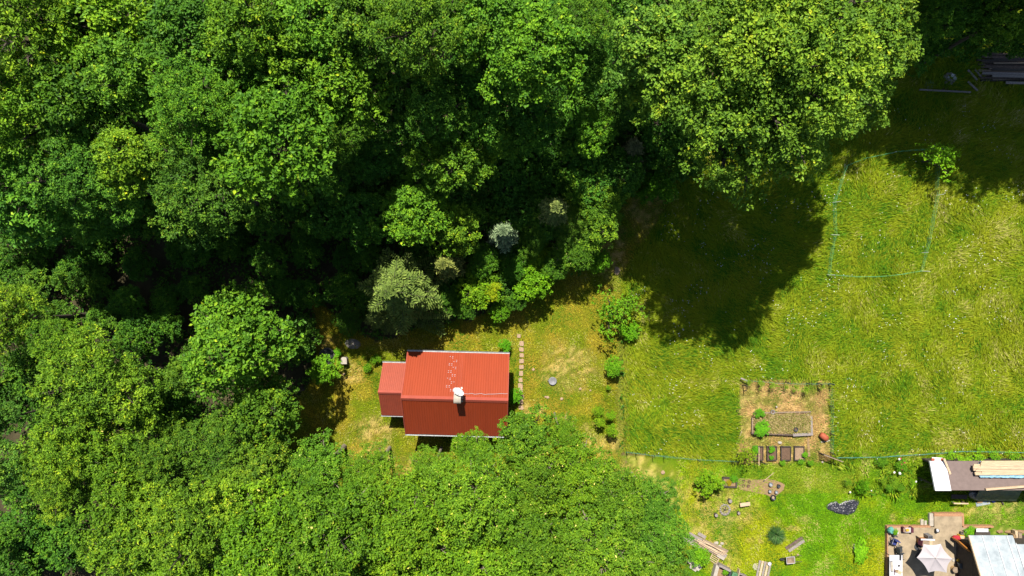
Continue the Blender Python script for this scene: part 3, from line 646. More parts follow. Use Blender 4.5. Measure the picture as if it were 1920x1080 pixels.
for (x, y, rr_, l) in ((1122, 772, 11, 'upper left shrub of the sparse cluster on the lower lawn'), (1145, 779, 10, 'upper right shrub of the sparse cluster on the lower lawn'), (1124, 792, 10, 'lower left shrub of the sparse cluster on the lower lawn'), (1146, 806, 13, 'lower right shrub of the sparse cluster on the lower lawn')):
    tree(x, y, rr_*.8, 1.3, 'shrub0' if x < 1130 else 'shrub1', l, (1.05, 1.05, .8), 'shrubs in the sparse cluster on the lower lawn', 'shrub', 'shrub')
tree(1328, 902, 22, 1.0, 'shrub1', 'large bright bush left of the small planter box', (1.15, 1.15, .9), G4, 'shrub', 'shrub')
tree(1752, 296, 30, 1.8, 'young1', 'light green young tree at the corner of the meadow netting', (1.1, 1.2, .9), G4, 'young_tree')
tree(1775, 300, 16, 1.4, 'young0', 'smaller light green sapling beside the netting corner tree', (1.1, 1.2, .9), G4, 'young_tree')
tree(608, 690, 24, 1.6, 'shrub0', 'pale green bush beside the dark round well cover', (.9, 1.05, 1.2), G4, 'shrub', 'shrub')
tree(634, 662, 7, .5, 'shrub1', 'tiny vivid plant between the dark cover and the grey box', (.7, 1.1, .9), G4, 'small_plant', 'plant')
tree(706, 673, 9, .4, 'shrub1', 'low bushy weeds left of the annexe upper corner', (.7, .85, .8), G4, 'shrub', 'shrub')
tree(690, 690, 7, .4, 'shrub0', 'low trailing weeds along the lawn left of the annexe', (.7, .85, .8), G4, 'shrub', 'shrub')
tree(1402, 852, 16, 1.1, 'young1', 'yellow-green raspberry bush at the lower left corner of the vegetable garden', (1.4, 1.15, .8), G4, 'shrub', 'shrub')
tree(1388, 855, 12, .9, 'young0', 'smaller yellowish bush left of the first planting box', (1.4, 1.15, .8), G4, 'shrub', 'shrub')
# understory in shade
LM = [(45, 30, 'top left corner tree'), (310, 100, 'narrow dark gap near the top left'), (525, 275, 'broad rounded maple'), (455, 640, 'free-standing maple'), (752, 545, 'large grey-green spruce'),
 (945, 448, 'silver-blue conifer'), (1030, 412, 'yellow-grey conifer'), (1457, 150, 'huge round tree'), (855, 300, 'sunlit maple in the hollow'), (5, 600, 'feathery tree on the left edge'),
 (775, 395, 'sunlit maple at the lower forest edge'), (1115, 392, 'bright round tree at the forest corner'), (613, 668, 'dark round well cover'), (1115, 240, 'small vivid tree in the gap'), (1880, 140, 'shaded timber pile'),
 (180, 800, 'lit feathery group at lower left'), (905, 55, 'top edge tree above the hollow'), (165, 412, 'lit crown tip in the shadow band'), (385, 350, 'grey-green crown over the darkest shade'), (80, 1000, 'dark gap in the lower left corner'), (645, 165, 'vivid tree beside the rounded maple')]
DN = ['right of', 'above right of', 'above', 'above left of', 'left of', 'below left of', 'below', 'below right of']; ORD = ['', 'second ', 'third ', 'fourth ', 'fifth ', 'sixth ', 'seventh ']
used = {}
def ulabel(px, py):
    d, lx, ly, nm = min((math.hypot(px-a, py-b), a, b, n) for a, b, n in LM)
    q = int(round(math.atan2(ly-py, px-lx)/(math.pi/4))) % 8; far = 'close ' if d < 50 else ('' if d < 95 else 'well ')
    key = (nm, q, far); used[key] = used.get(key, 0)+1
    return ('%sdark understory tree %s%s the %s' % (ORD[min(6, used[key]-1)], far, DN[q], nm))
TALL = [(c[0], c[1], c[2], c[3]) for c in CROWNS]
def hidden(px, py, rp):
    """share of a low crown's outline that the taller crowns cover in the camera's view"""
    hit = 0; tot = 0
    for a in range(8):
        for f in (.25, .8):
            x = px+rp*f*math.cos(a*.785); y = py+rp*f*math.sin(a*.785); tot += 1
            if not (-5 < x < 1925 and -5 < y < 1085): hit += 1; continue
            for cx, cy, rr_, cz in TALL:
                if cz < 6.5: continue
                k_ = K(cz)
                if math.hypot(x-960-cx/k_, 540-y-cy/k_) < rr_*.82/k_: hit += 1; break
    return hit/tot
rng = random.Random(3)
UREG = [(-60, 380), (330, 420), (600, 590), (700, 600), (880, 590), (1000, 540), (1100, 470), (1180, 360), (1290, 300), (1300, -50), (-60, -50)]
UREG2 = [(-60, 380), (560, 400), (560, 640), (330, 640), (-60, 600)]
def inp(x, y, poly): return bool(inpoly(np.array([float(x)]), np.array([float(y)]), poly)[0])
def under(px, py, rp, cz):
    if hidden(px, py, rp) > .9: return
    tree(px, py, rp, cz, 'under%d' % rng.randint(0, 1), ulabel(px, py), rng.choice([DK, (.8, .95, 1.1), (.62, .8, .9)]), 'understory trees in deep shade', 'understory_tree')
for yy in range(20, 640, 58):
    for xx in range(-30, 1290, 62):
        x = xx+rng.uniform(-20, 20); y = yy+rng.uniform(-20, 20)
        if not (inp(x, y, UREG) or inp(x, y, UREG2)): continue
        if y > 570 and x > 560: continue
        cz = rng.uniform(3.0, 5.5) if y < 430 else rng.uniform(1.4, 2.4)
        k = K(0)/K(cz)
        under(960+(x-960)*k, 540+(y-540)*k, rng.uniform(42, 56) if y < 430 else rng.uniform(26, 36), cz)
for (x, y, cz) in ((60, 1000, 2.2), (120, 1020, 2.2), (60, 900, 4), (230, 940, 4), (330, 760, 4), (20, 720, 5), (60, 700, 5), (90, 760, 4), (250, 640, 4), (300, 780, 4), (1760, 60, 3), (1700, 90, 2.4), (1690, 30, 4), (1830, 60, 3), (1900, 70, 3), (1120, 180, 5), (1240, 260, 3), (1290, 240, 3), (40, 1060, 2), (560, 640, 2.5)):
    under(x, y, rng.uniform(40, 60), cz)
#@@OBJECTS@@
# ------------------------------------------------------------------ the red-roofed house
def corr_mesh(x0, x1, ye, ze, yr, zr, pitch=.19, hgt=.022, drop=0.0):
    """ribbed roof sheet between eave (ye,ze) and ridge (yr,zr), ribs run up the slope; local frame"""
    n = int(round((x1-x0)/pitch)); p = (x1-x0)/n; prof = []
    for i in range(n):
        a = x0+i*p; prof += [(a, 0), (a+p*.62, 0), (a+p*.70, hgt), (a+p*.88, hgt), (a+p*.96, 0)]
    prof.append((x1, 0)); V = []; Fs = []
    for (y, z) in ((ye, ze), (yr, zr)):
        V += [(x, y, z+h) for x, h in prof]
    m = len(prof)
    for i in range(m-1):
        f = (i, i+1, m+i+1, m+i); Fs.append(f if ye < yr else f[::-1])
    return V, Fs
hx, hy = -96.4*S, -186.7*S
house = thing('house', 'small cabin with a bright red ribbed steel gable roof, lean annexe and chimney', 'house', (hx, hy, 0), R(-1.43))
hw, hs, ze, zr = 4.10, 3.33, 3.5, 6.2
b = MB(); b.box((0, 0, 1.65), (hw*2-.7, hs*2-1.3, 3.3))
b.poly([(-hw+.36, -hs+.66, 3.3), (-hw+.36, hs-.66, 3.3), (-hw+.36, 0, zr-.25), (hw-.36, -hs+.66, 3.3), (hw-.36, hs-.66, 3.3), (hw-.36, 0, zr-.25)], [(0, 2, 1), (3, 4, 5), (0, 3, 5, 2), (1, 2, 5, 4)])
b.build('wall', M['wall'], house, local=True)
roof = MB()
for sg in (-1, 1):
    V, Fs = corr_mesh(-hw, hw, sg*hs, ze, 0, zr); roof.poly(V, Fs)
    # underside deck
    roof.poly([(-hw, sg*hs, ze-.1), (hw, sg*hs, ze-.1), (hw, 0, zr-.1), (-hw, 0, zr-.1), (-hw, sg*hs, ze-.012), (hw, sg*hs, ze-.012), (hw, 0, zr-.012), (-hw, 0, zr-.012)],
              [(0, 1, 2, 3), (0, 3, 7, 4), (1, 5, 6, 2), (0, 4, 5, 1), (4, 7, 6, 5)])
ro = roof.build('roof', M['roof_red'], house, local=True)
b = MB()
for sg in (-1, 1): b.poly([(-hw-.02, 0, zr+.075), (hw+.02, 0, zr+.075), (hw+.02, sg*.2, zr-.105), (-hw-.02, sg*.2, zr-.105)], [(0, 1, 2, 3)])
b.build('ridge_cap', M['ridge_red'], ro, local=True)
b = MB()
for x in (-hw, hw):
    for sg in (-1, 1): b.beam((x, sg*hs, ze-.02), (x, 0, zr-.0), .06, .13)
b.build('verge_trim', M['ridge_red'], ro, local=True)
for sg in (1, -1):
    g = MB(); y = sg*(hs+.055)
    g.box((0, y, ze-.12), (hw*2+.1, .14, .02)); g.box((0, y+.07, ze-.08), (hw*2+.1, .012, .1)); g.box((0, y-.07, ze-.08), (hw*2+.1, .012, .1))
    g.build('gutter', M['zinc'], house, local=True)
rg = random.Random(4)
for i in range(10):
    t = i/9.0; y = 2.98-t*2.35; x = (-.52 if i % 2 == 0 else -.18)-.08*t
    z = ze+(hs-y)/hs*(zr-ze)+.045; b = MB()
    for (dx, dy) in ((-.10, .05), (-.10, -.06), (.1, .05), (.1, -.06)):
        if rg.random() < .12: continue
        b.box((x+dx, y+dy, z-dy*(zr-ze)/hs), (.085, .018, .03), 0, (-math.atan2(zr-ze, hs), 0))
    b.build('snow_guard', M['white'], house, local=True)
b = MB()
for x in (.12, .28, .42): b.beam((x, hs-.05, ze+.04), (x-.02, .55, zr-.55*(zr-ze)/hs+.06), .02, .02)
b.build('roof_seam', M['roof_red_old'], ro, local=True)
ch = MB(); ch.box((.29, .20, 6.35), (.46, .46, 1.5)); cho = ch.build('chimney', M['stone_grey'], house, local=True)
b = MB(); b.box((.29, .20, 7.06), (.56, .56, .07)); b.build('chimney_cap', M['zinc'], cho, local=True)
b = MB()
for yy, zz in ((.52, .0), (-.14, .0)): b.box((.29, yy, zr-abs(yy)*(zr-ze)/hs+.07), (.72, .16, .03), 0, (-math.copysign(math.atan2(zr-ze, hs), yy), 0))
for xx in (-.02, .60): b.beam((xx, .5, zr-.5*(zr-ze)/hs+.08), (xx, .05, zr+.06), .1, .03)
b.build('flashing', M['zinc'], cho, local=True)
b = MB(); n = 10; pr = []
for i in range(n+1):
    t = math.pi*i/n; pr.append((-.36*math.cos(t), .24*math.sin(t)))
V = [(.29-.27, .20+y_, 7.14+z_) for y_, z_ in pr]+[(.29+.27, .20+y_, 7.14+z_) for y_, z_ in pr]
V += [(v[0], .20+(v[1]-.20)*.9, v[2]-.03) for v in V]; q = n+1
b.poly(V, [(i, i+1, q+i+1, q+i) for i in range(n)]+[(2*q+i, 3*q+i, 3*q+i+1, 2*q+i+1) for i in range(n)]); b.build('chimney_cowl', M['concrete'], cho, local=True)
dn = Vector((.42, .80, .44)).normalized(); dm = dn.to_track_quat('Z', 'Y').to_matrix(); dc = Vector((.36, .74, 7.15))
b = MB(); b.lathe(dc, [(.001, -.10), (.15, -.09), (.30, -.055), (.43, 0), (.445, 0), (.31, -.075), (.15, -.115), (.001, -.125)], 28, dm); b.tube([dc+dm @ Vector((0, 0, -.1)), (.36, .42, 6.75), (.36, .42, 6.0)], .03, 6)
dish = b.build('satellite_dish', M['white'], house, local=True)
b = MB(); hd = dc+dn*.42+Vector((.10, .0, .10)); b.tube([dc+dm @ Vector((0, .42, 0)), hd], .014, 5); b.tube([dc+dm @ Vector((.3, -.3, 0)), hd], .014, 5); b.box(hd, (.09, .14, .09), .3)
b.build('receiver_arm', M['stake_white'], dish, local=True)
b = MB(); rq = random.Random(9); pts = []
for i in range(15):
    x = .5+i*(hw-.5)/14; y = .42+rq.uniform(-.035, .035)+(.05 if i > 9 else 0); pts.append((x, y, zr-y*(zr-ze)/hs+.06))
b.tube(pts, .018, 5); b.build('cable', M['cloth'], house, local=True)
# annexe
axr, axl = -hw-.0, -6.28; yo = .08; ahs, aze, azr = 2.17, 2.4, 4.15
b = MB(); b.box(((axl+.3-hw+.4)/2, yo, 1.15), ((-hw+.4)-(axl+.3), ahs*2-.9, 2.3))
b.poly([(axl+.32, yo-ahs+.46, 2.3), (axl+.32, yo+ahs-.46, 2.3), (axl+.32, yo, azr-.25), (-hw+.3, yo-ahs+.46, 2.3), (-hw+.3, yo+ahs-.46, 2.3), (-hw+.3, yo, azr-.25)], [(0, 2, 1), (3, 4, 5), (0, 3, 5, 2), (1, 2, 5, 4)])
ax = b.build('annexe', M['wall'], house, local=True)
b = MB(); xr = -hw+.34
for sg in (-1, 1):
    V, Fs = corr_mesh(axl, xr, yo+sg*ahs, aze, yo, azr, .15, .022); b.poly(V, Fs)
    b.poly([(axl, yo+sg*ahs, aze-.09), (xr, yo+sg*ahs, aze-.09), (xr, yo, azr-.09), (axl, yo, azr-.09), (axl, yo+sg*ahs, aze-.012), (xr, yo+sg*ahs, aze-.012), (xr, yo, azr-.012), (axl, yo, azr-.012)],
              [(0, 1, 2, 3), (0, 3, 7, 4), (1, 5, 6, 2), (0, 4, 5, 1), (4, 7, 6, 5)])
ar = b.build('annexe_roof', M['roof_red_old'], ax, local=True)
b = MB()
for sg in (-1, 1): b.poly([(axl-.02, yo, azr+.06), (xr, yo, azr+.06), (xr, yo+sg*.16, azr-.07), (axl-.02, yo+sg*.16, azr-.07)], [(0, 1, 2, 3)])
b.build('annexe_ridge_cap', M['ridge_red'], ax, local=True)
for sg in (1, -1):
    g = MB(); y = yo+sg*(ahs+.05); g.box(((axl+xr)/2-.05, y, aze-.10), (xr-axl, .12, .02)); g.box(((axl+xr)/2-.05, y+.06, aze-.06), (xr-axl, .012, .1)); g.build('gutter', M['zinc'], ax, local=True)
# ------------------------------------------------------------------ lawn items
gz = lambda px, py: float((fbm(np.array([(px-960)*S/6]), np.array([(540-py)*S/6]), 20)[0]-.5)*.10)
NTH = ['first', 'second', 'third', 'fourth', 'fifth', 'sixth', 'seventh', 'eighth', 'ninth', 'tenth', 'eleventh', 'twelfth', 'thirteenth', 'fourteenth']
rk = random.Random(12)
for i, (x, y) in enumerate([(973, 630), (978, 644), (978, 655), (978, 666), (978, 677), (978, 688), (977, 700), (976, 712), (976, 723), (977, 732), (978, 743), (977, 753), (977, 764)]):
    c = P(x, y, 0); t = MB(); w = rk.uniform(.36, .46)/2; h = rk.uniform(.30, .44)/2
    if i == 0: w = h = .16
    pts = [(c.x+(-w if k in (0, 3) else w)*rk.uniform(.85, 1.1), c.y+(-h if k < 2 else h)*rk.uniform(.85, 1.1)) for k in range(4)]
    pts = [p for j in range(4) for p in ((pts[j][0]*.86+pts[j-1][0]*.14, pts[j][1]*.86+pts[j-1][1]*.14), (pts[j][0]*.86+pts[(j+1) % 4][0]*.14, pts[j][1]*.86+pts[(j+1) % 4][1]*.14))]
    t.prism(pts, -.03, gz(x, y)+.12); tag(t.build('stepping_stone', M['stone']), '%s sandstone stepping stone from the top of the row beside the house' % NTH[i], 'stepping stone', 'stepping stones beside the house')
for i, (x, y, r_, l) in enumerate([(1088, 729, .14, 'small pale stone on the lawn, right of the round lid'), (1107, 732, .10, 'smallest pale stone on the lawn, furthest right'), (1027, 745, .16, 'pale stone below the round lid, left one'), (1053, 748, .15, 'pale stone directly below the round lid'), (1000, 693, .14, 'pale stone between the stepping stones and the round lid'), (1023, 744, .11, 'little pale stone touching the left stone below the round lid'), (1243, 886, .2, 'lone pale stone on the bare path right of the bottom wood'), (645, 702, .14, 'pale stone below the grey box left of the annexe')]):
    b = MB(); c = P(x, y, gz(x, y)+.05); b.rock(c, r_, rk, (1, .9, .5)); tag(b.build('field_stone', M['stone'], None), l, 'stone', 'loose stones on the lawn')
# round lid
c = P(1036, 714, gz(1036, 714)+.02); t = thing('fire_bowl', 'round grey metal fire bowl with a lug, standing on the lawn', 'fire bowl', c)
b = MB(); b.lathe(c, [(.10, 0), (.24, .06), (.33, .16), (.35, .16), (.35, .185), (.32, .185), (.12, .14), (.001, .135)], 26); b.build('bowl', M['grey'], t, True)
b = MB(); b.tube([c+Vector((-.34, .02, .17)), c+Vector((-.44, .05, .17)), c+Vector((-.34, .10, .17))], .02, 6); b.build('handle', M['grey'], t)
# grey hive box
c = P(649, 674, 0); t = thing('utility_box', 'pale grey box with a rounded back standing left of the annexe', 'utility box', (c.x, c.y, 0))
def dome_pts(w, h, n=8): return [(-w, -h), (w, -h)]+[(w*math.cos(a)*.98, h*.25+h*.75*math.sin(a)) for a in [math.pi*i/n for i in range(n+1)]]
b = MB(); b.prism([(c.x+x, c.y+y) for x, y in dome_pts(.22, .25)], 0, .80); b.build('body', M['stone_grey'], t)
b = MB(); b.prism([(c.x+x, c.y+y) for x, y in dome_pts(.27, .30)], .80, .88); b.build('lid', M['concrete'], t)
c = P(613, 668, .1); t = thing('well_cover', 'dark low round well cover half in tree shade left of the grey box', 'well cover', (c.x, c.y, 0))
b = MB(); b.lathe((c.x, c.y, 0), [(.68, 0), (.68, .18), (.62, .22)], 24, sy=1.1); b.build('ring', M['stone_grey'], t)
b = MB(); b.lathe((c.x, c.y, .18), [(.62, .0), (.60, .09), (.001, .12)], 24, sy=1.1); b.build('lid', M['dark'], t)
# ------------------------------------------------------------------ vegetable garden
def plank(name, p0, p1, w, h, z, m, label, cat='plank', group=None, build=True):
    a = P(p0[0], p0[1], z+h/2); b_ = P(p1[0], p1[1], z+h/2); b = MB(); b.beam(a, b_, w, h)
    return tag(b.build(name, m), label, cat, group)
t = thing('raised_bed', 'large timber-edged raised bed with dry grass and two leafy clumps in the vegetable garden', 'raised bed', P(1466, 790, 0))
def side(par, p0, p1, w, h, z, m, name='side_board', label=None):
    b = MB(); b.beam(P(p0[0], p0[1], z+h/2), P(p1[0], p1[1], z+h/2), w, h); o = b.build(name, m, par)
    if label: o['label'] = label
    return o
side(t, (1408, 812), (1486, 815), .12, .32, 0, M['wood_rot'], label='rotten front board'); side(t, (1486, 815), (1523, 813), .24, .33, 0, M['wood_grey'], label='newer grey front board')
side(t, (1410, 783), (1410, 812), .10, .28, 0, M['wood_y']); side(t, (1520, 780), (1521, 812), .16, .30, 0, M['wood_grey']); side(t, (1412, 774), (1520, 772), .08, .20, 0, M['wood'])
b = MB(); a0 = P(1411, 775, 0); a1 = P(1519, 812, 0); b.prism([(a0.x, a1.y), (a1.x, a1.y), (a1.x, a0.y), (a0.x, a0.y)], 0, .22); b.build('soil', M['sand'], t)
r = np.random.RandomState(44)
def blades_obj(name, n, x0, y0, x1, y1, z, ln, wd, cols, seed, el=(.2, 1.2), m='grass'):
    r = np.random.RandomState(seed); u = r.uniform(x0, x1, n); v = r.uniform(y0, y1, n); e = r.uniform(*el, n); a = r.uniform(0, 6.28, n)
    d = np.stack([np.cos(a)*np.cos(e), np.sin(a)*np.cos(e), np.sin(e)], 1); L = ln*r.uniform(.5, 1.3, n)
    k = K(z); p = np.stack([(u-960)*k, (540-v)*k, np.full(n, z)], 1)+d*L[:, None]*.5
    V, F = leaves(p, d, np.tile([0, 0, 1.], (n, 1))+r.normal(0, .4, (n, 3)), L, wd*r.uniform(.6, 1.4, n), .2)
    c = np.array(cols)[r.randint(0, len(cols), n)]*r.uniform(.7, 1.3, (n, 1))
    return np_mesh(name, V, F, M[m], [('col', 'FLOAT_COLOR', 'FACE', np.concatenate([c, np.ones((n, 1))], 1))])
me = blades_obj('dry_grass', 9000, 1414, 777, 1518, 811, .22, .26, .03, [(.38, .29, .12), (.22, .20, .04), (.13, .19, .015), (.46, .36, .17), (.40, .30, .14)], 3)
o = inst('dry_grass', me, t, tuple(-Vector(t.location)))
tree(1427, 803, 12, .55, 'shrub0', 'dense leafy strawberry clump at the lower left of the raised bed', (.7, 1.05, .8), 'leafy clumps in the raised bed', 'leafy_plant', 'plant', .5)
tree(1424, 774, 8.5, .5, 'shrub1', 'smaller leafy clump at the upper left corner of the raised bed', (.7, 1.05, .8), 'leafy clumps in the raised bed', 'leafy_plant', 'plant', .5)
def pot(px, py, r_, h, z, m, label, name='flower_pot', cat='pot', soil=True, group=None, msoil='soil'):
    c = P(px, py, z); t = thing(name, label, cat, c, 0, group)
    b = MB(); b.lathe(c, [(r_*.72, 0), (r_*.95, h*.92), (r_*1.04, h*.93), (r_*1.04, h), (r_*.88, h), (r_*.84, h*.8)], 18); b.build('body', m, t, True)
    b = MB(); b.lathe(c, [(r_*.86, h*.78), (r_*.5, h*.80), (.001, h*.81)], 14); b.build('soil' if soil else 'inside', M[msoil if soil else 'black'], t)
    return t
pot(1490, 804, .18, .30, .2, M['dark'], 'black flower pot standing in the lower right of the raised bed')
pot(1448, 772, .19, .18, .15, M['stone_grey'], 'grey-brown round bowl at the top of the raised bed', 'bowl', 'bowl')
for x, y, l in ((1456, 763, 'small white stone above the raised bed, left one'), (1515, 778, 'small white stone at the upper right corner of the raised bed')):
    b = MB(); b.rock(P(x, y, .2), .10, rk, (1, .9, .8)); tag(b.build('white_stone', M['concrete']), l, 'stone')
for i, (x, l) in enumerate(((1420, 'first planting frame from the left, filled with leafy greens'), (1445.5, 'second planting frame from the left, half overgrown with leaves'), (1471.5, 'third planting frame from the left, filled with bare brown soil'), (1496.5, 'rightmost planting frame, filled with dry light soil'))):
    c = P(x, 849, 0); t = thing('planting_box', l, 'planter', c, 0, 'planting frames in a row below the raised bed'); w = .40; h = .60
    for nm, cc, sz in (('side_board', (-w, 0), (.05, h*2)), ('side_board', (w, 0), (.05, h*2)), ('end_board', (0, h-.025), (w*2-.05, .05)), ('end_board', (0, -h+.025), (w*2-.05, .05))):
        b = MB(); b.box((c.x+cc[0], c.y+cc[1], .15), (sz[0], sz[1], .30)); b.build(nm, M['wood_dark'], t)
    b = MB(); b.box((c.x, c.y, .09), (w*2-.055, h*2-.11, .18)); b.build('soil', M['soil'] if i < 3 else M['soil_light'], t)
tree(1417, 843, 6.5, .42, 'shrub0', 'leafy greens growing in the first planting frame', (.7, 1.1, .8), 'plants growing in the planting frames', 'leafy_plant', 'plant', .6)
tree(1447, 843, 5.5, .42, 'shrub1', 'leafy greens growing in the second planting frame', (.7, 1.1, .8), 'plants growing in the planting frames', 'leafy_plant', 'plant', .6)
tree(1446, 858, 4, .3, 'shrub1', 'small weeds spilling over the lower edge of the second planting frame', (.7, 1.1, .8), 'plants growing in the planting frames', 'leafy_plant', 'plant', .6)
tree(1509, 852, 4.5, .4, 'shrub0', 'leafy weeds right of the rightmost planting frame', (.8, 1.1, .8), 'weeds around the planting frames', 'weed', 'plant', .6)
tree(1467, 868, 5, .3, 'shrub1', 'low weeds below the third planting frame', (.8, 1.0, .8), 'weeds around the planting frames', 'weed', 'plant', .5)
tree(1502, 866, 4.5, .3, 'shrub0', 'low weeds below the rightmost planting frame', (.7, .9, .8), 'weeds around the planting frames', 'weed', 'plant', .5)
tree(1519, 868, 5, .4, 'shrub1', 'weeds at the lower right corner of the garden plot', (.7, .9, .8), 'weeds around the planting frames', 'weed', 'plant', .6)
for x, y, l in ((1404, 716, 'first from the left'), (1426, 719, 'second from the left'), (1448, 723, 'third from the left'), (1474, 725, 'fourth from the left'), (1492, 726, 'fifth from the left'), (1510, 730, 'sixth from the left'), (1541, 724, 'seventh, next to the corner post')):
    tree(x, y, rk.uniform(5.5, 8), .7, 'young%d' % rk.randint(0, 1), 'young bean plant along the garden top fence, '+l, (1.1, 1.1, .8), 'young plants along the garden top fence', 'young_plant', 'plant')
# wooden posts and netting
def fence(name, label, pts, h, m, nw=5, dv=.22, th=.014, posts=None, pm=None, pth=.03, ph=None, lean=(0, 0), group=None, cat='fence', pname='post'):
    """netting between posts: horizontal and vertical strands, each post a part"""
    W_ = [P(x, y, 0) for x, y in pts]; t = thing(name, label, cat, W_[0], 0, group); b = MB(); rr = random.Random(len(pts)*7+int(pts[0][0]))
    L = Vector((lean[0], lean[1], 0))
    for i in range(len(W_)-1):
        a, c = W_[i], W_[i+1]; d = (c-a).length; n = max(2, int(d/.9))
        for j in range(nw):
            z = h*(j+.3)/nw; sg = rr.uniform(.02, .08)
            b.tube([a.lerp(c, q/n)+Vector((0, 0, z-sg*math.sin(math.pi*q/n)))+L*(z/h)+Vector((rr.uniform(-.03, .03), rr.uniform(-.03, .03), 0)) for q in range(n+1)], th*.36, 4)
        m_ = int(d/dv)
        for q in range(m_):
            p = a.lerp(c, (q+.5)/m_); b.beam(p+Vector((0, 0, .03)), p+Vector((rr.uniform(-.05, .05), 0, h*.9))+L, th*.6, th*.6)
    b.build('netting', m, t)
    for k, (x, y, dx, dy) in enumerate(posts or []):
        p = P(x, y, 0); b = MB(); b.tube([p, p+Vector((dx, dy, ph or h+.15))], pth, 6); b.build(pname, pm, t)
    return t
fence('netting_fence', 'weathered posts and thin netting along the top of the vegetable garden', [(1391, 711), (1450, 717), (1500, 719), (1558, 718)], .9, M['teal'], 4, .3, .010,
      [(1392, 722, 0, .1), (1470, 716, 0, .05), (1512, 718, 0, 0), (1531, 718, 0, 0), (1553, 719, 0, .05)], M['wood_dark'], .045, 1.15)
fence('netting_fence', 'green netting along the right side of the vegetable garden', [(1554, 720), (1556, 765), (1557, 815), (1556, 850)], .8, M['teal'], 4, .25, .012,
      [(1554, 760, 0, 0), (1556, 812, 0, 0), (1556, 848, 0, 0)], M['wood_dark'], .04, 1.0)
fence('netting_fence', 'low netting fence along the bottom of the meadow left of the garden', [(1172, 846), (1230, 853), (1300, 860), (1382, 864)], .6, M['teal'], 4, .25, .013,
      [(1174, 848, 0, 0), (1191, 849, 0, 0), (1222, 853, 0, 0), (1243, 855, 0, 0), (1307, 861, 0, 0), (1371, 864, 0, 0)], M['wood_dark'], .03, .95)
fence('netting_fence', 'green netting with white stakes between meadow and yard, running to the right edge', [(1565, 858), (1640, 857), (1720, 852), (1800, 846), (1930, 849)], .8, M['teal'], 7, .16, .022,
      [(1640, 862, -.25, .30), (1718, 854, -.25, .28), (1784, 847, -.25, .25), (1872, 850, -.30, .2)], M['stake_white'], .028, .9, lean=(0, .16), pname='stake')
fence('netting_fence', 'light green sheep netting pen with pale stakes standing in the tall meadow', [(1755, 284), (1751, 330), (1752, 365), (1742, 420), (1735, 455), (1722, 508), (1690, 514), (1640, 519), (1600, 519), (1550, 515), (1556, 470), (1562, 440), (1560, 380), (1572, 345), (1582, 313), (1620, 298), (1680, 286), (1755, 280)], .85, M['green_wire'], 4, .5, .020,
      [(1755, 282, 0, 0), (1750, 367, .3, 0), (1740, 448, -.3, 0), (1726, 474, .1, 0), (1722, 508, .3, -.05), (1548, 515, .35, -.05), (1556, 440, .35, -.1), (1560, 380, .3, 0), (1584, 314, -.45, .12), (1670, 288, 0, 0)], M['stake_white'], .022, .95, pname='stake')
for x, y, l in ((1394, 734, 'dark post leaning at the upper left corner of the garden'), (1381, 772, 'short leaning stick on the left side of the garden')):
    b = MB(); p = P(x, y, 0); b.tube([p, p+Vector((-.12, .25, 1.0 if y < 750 else .5))], .04, 6); tag(b.build('garden_post', M['wood_dark']), l, 'post')
plank('plank', (1389, 709), (1406, 716), .12, .06, .5, M['wood_grey'], 'short grey plank lying across the upper left corner of the garden')
plank('bean_pole', (1423, 838), (1423, 873), .05, .05, .6, M['wood_pale'], 'long pale pole lying over the first planting frame', 'pole')
for x, l in ((1413, 'left one'), (1425, 'middle one'), (1428, 'right one')):
    b = MB(); p = P(x, 866, 0); b.tube([p, p+Vector((.0, .12, 1.25))], .03, 6); tag(b.build('bean_stake', M['wood_dark']), 'upright stake below the first planting frame, '+l, 'stake', 'stakes below the first planting frame')
plank('stick', (1391, 808), (1381, 832), .04, .04, .1, M['wood_pale'], 'thin pale curved stick on the left side of the garden plot', 'stick')
plank('plank', (1515, 822), (1517, 856), .20, .04, .03, M['sand'], 'sun-bleached board lying beside the rightmost planting frame')
b = MB(); b.rock(P(1462, 830, .06), .17, rk, (1.2, .8, .5)); tag(b.build('white_stone', M['concrete']), 'pale flat stone between the raised bed and the planting frames', 'stone')
# clay barrel
c = P(1545, 819, .32); t = thing('clay_barrel', 'tipped-over terracotta barrel lying at the garden corner', 'barrel', (c.x, c.y, 0))
ax_ = Vector((.75, -.60, .05)).normalized(); m3 = ax_.to_track_quat('Z', 'Y').to_matrix()
b = MB(); b.lathe(c, [(.001, -.36), (.20, -.36), (.26, -.17), (.27, .08), (.25, .32), (.21, .32), (.24, .08), (.22, -.17), (.001, -.1)], 20, m3); b.build('body', M['terracotta'], t, True)
plank('plank', (1539, 829), (1556, 826), .10, .05, .0, M['concrete'], 'short whitish plank lying in front of the clay barrel')
# wire gate leaning
t = thing('garden_gate', 'leaning wire garden gate with a timber top rail at the lower right garden corner', 'gate', P(1560, 862, 0))
a = P(1545, 853, 1.15); b_ = P(1581, 866, 1.15); b = MB(); b.beam(a, b_, .07, .06); b.build('top_rail', M['wood'], t)
b = MB(); lo1 = Vector((a.x+.05, a.y-.05, 0)); lo2 = Vector((a.x*.25+b_.x*.75, a.y*.25+b_.y*.75, 0))
hi2 = a.lerp(b_, .75); b.beam(lo1, a, .05, .05); b.beam(lo2, hi2, .05, .05); b.beam(lo1+Vector((0, 0, .1)), lo2+Vector((0, 0, .1)), .05, .05); b.beam(lo1, hi2, .03, .03); b.build('frame', M['wood_dark'], t)
b = MB()
for i in range(1, 22): q = i/22; b.beam(lo1.lerp(lo2, q)+Vector((0, 0, .1)), a.lerp(hi2, q), .014, .014)
for i in range(1, 12): q = i/12; b.beam(lo1.lerp(a, q), lo2.lerp(hi2, q), .014, .014)
b.build('wire_mesh', M['dark'], t)
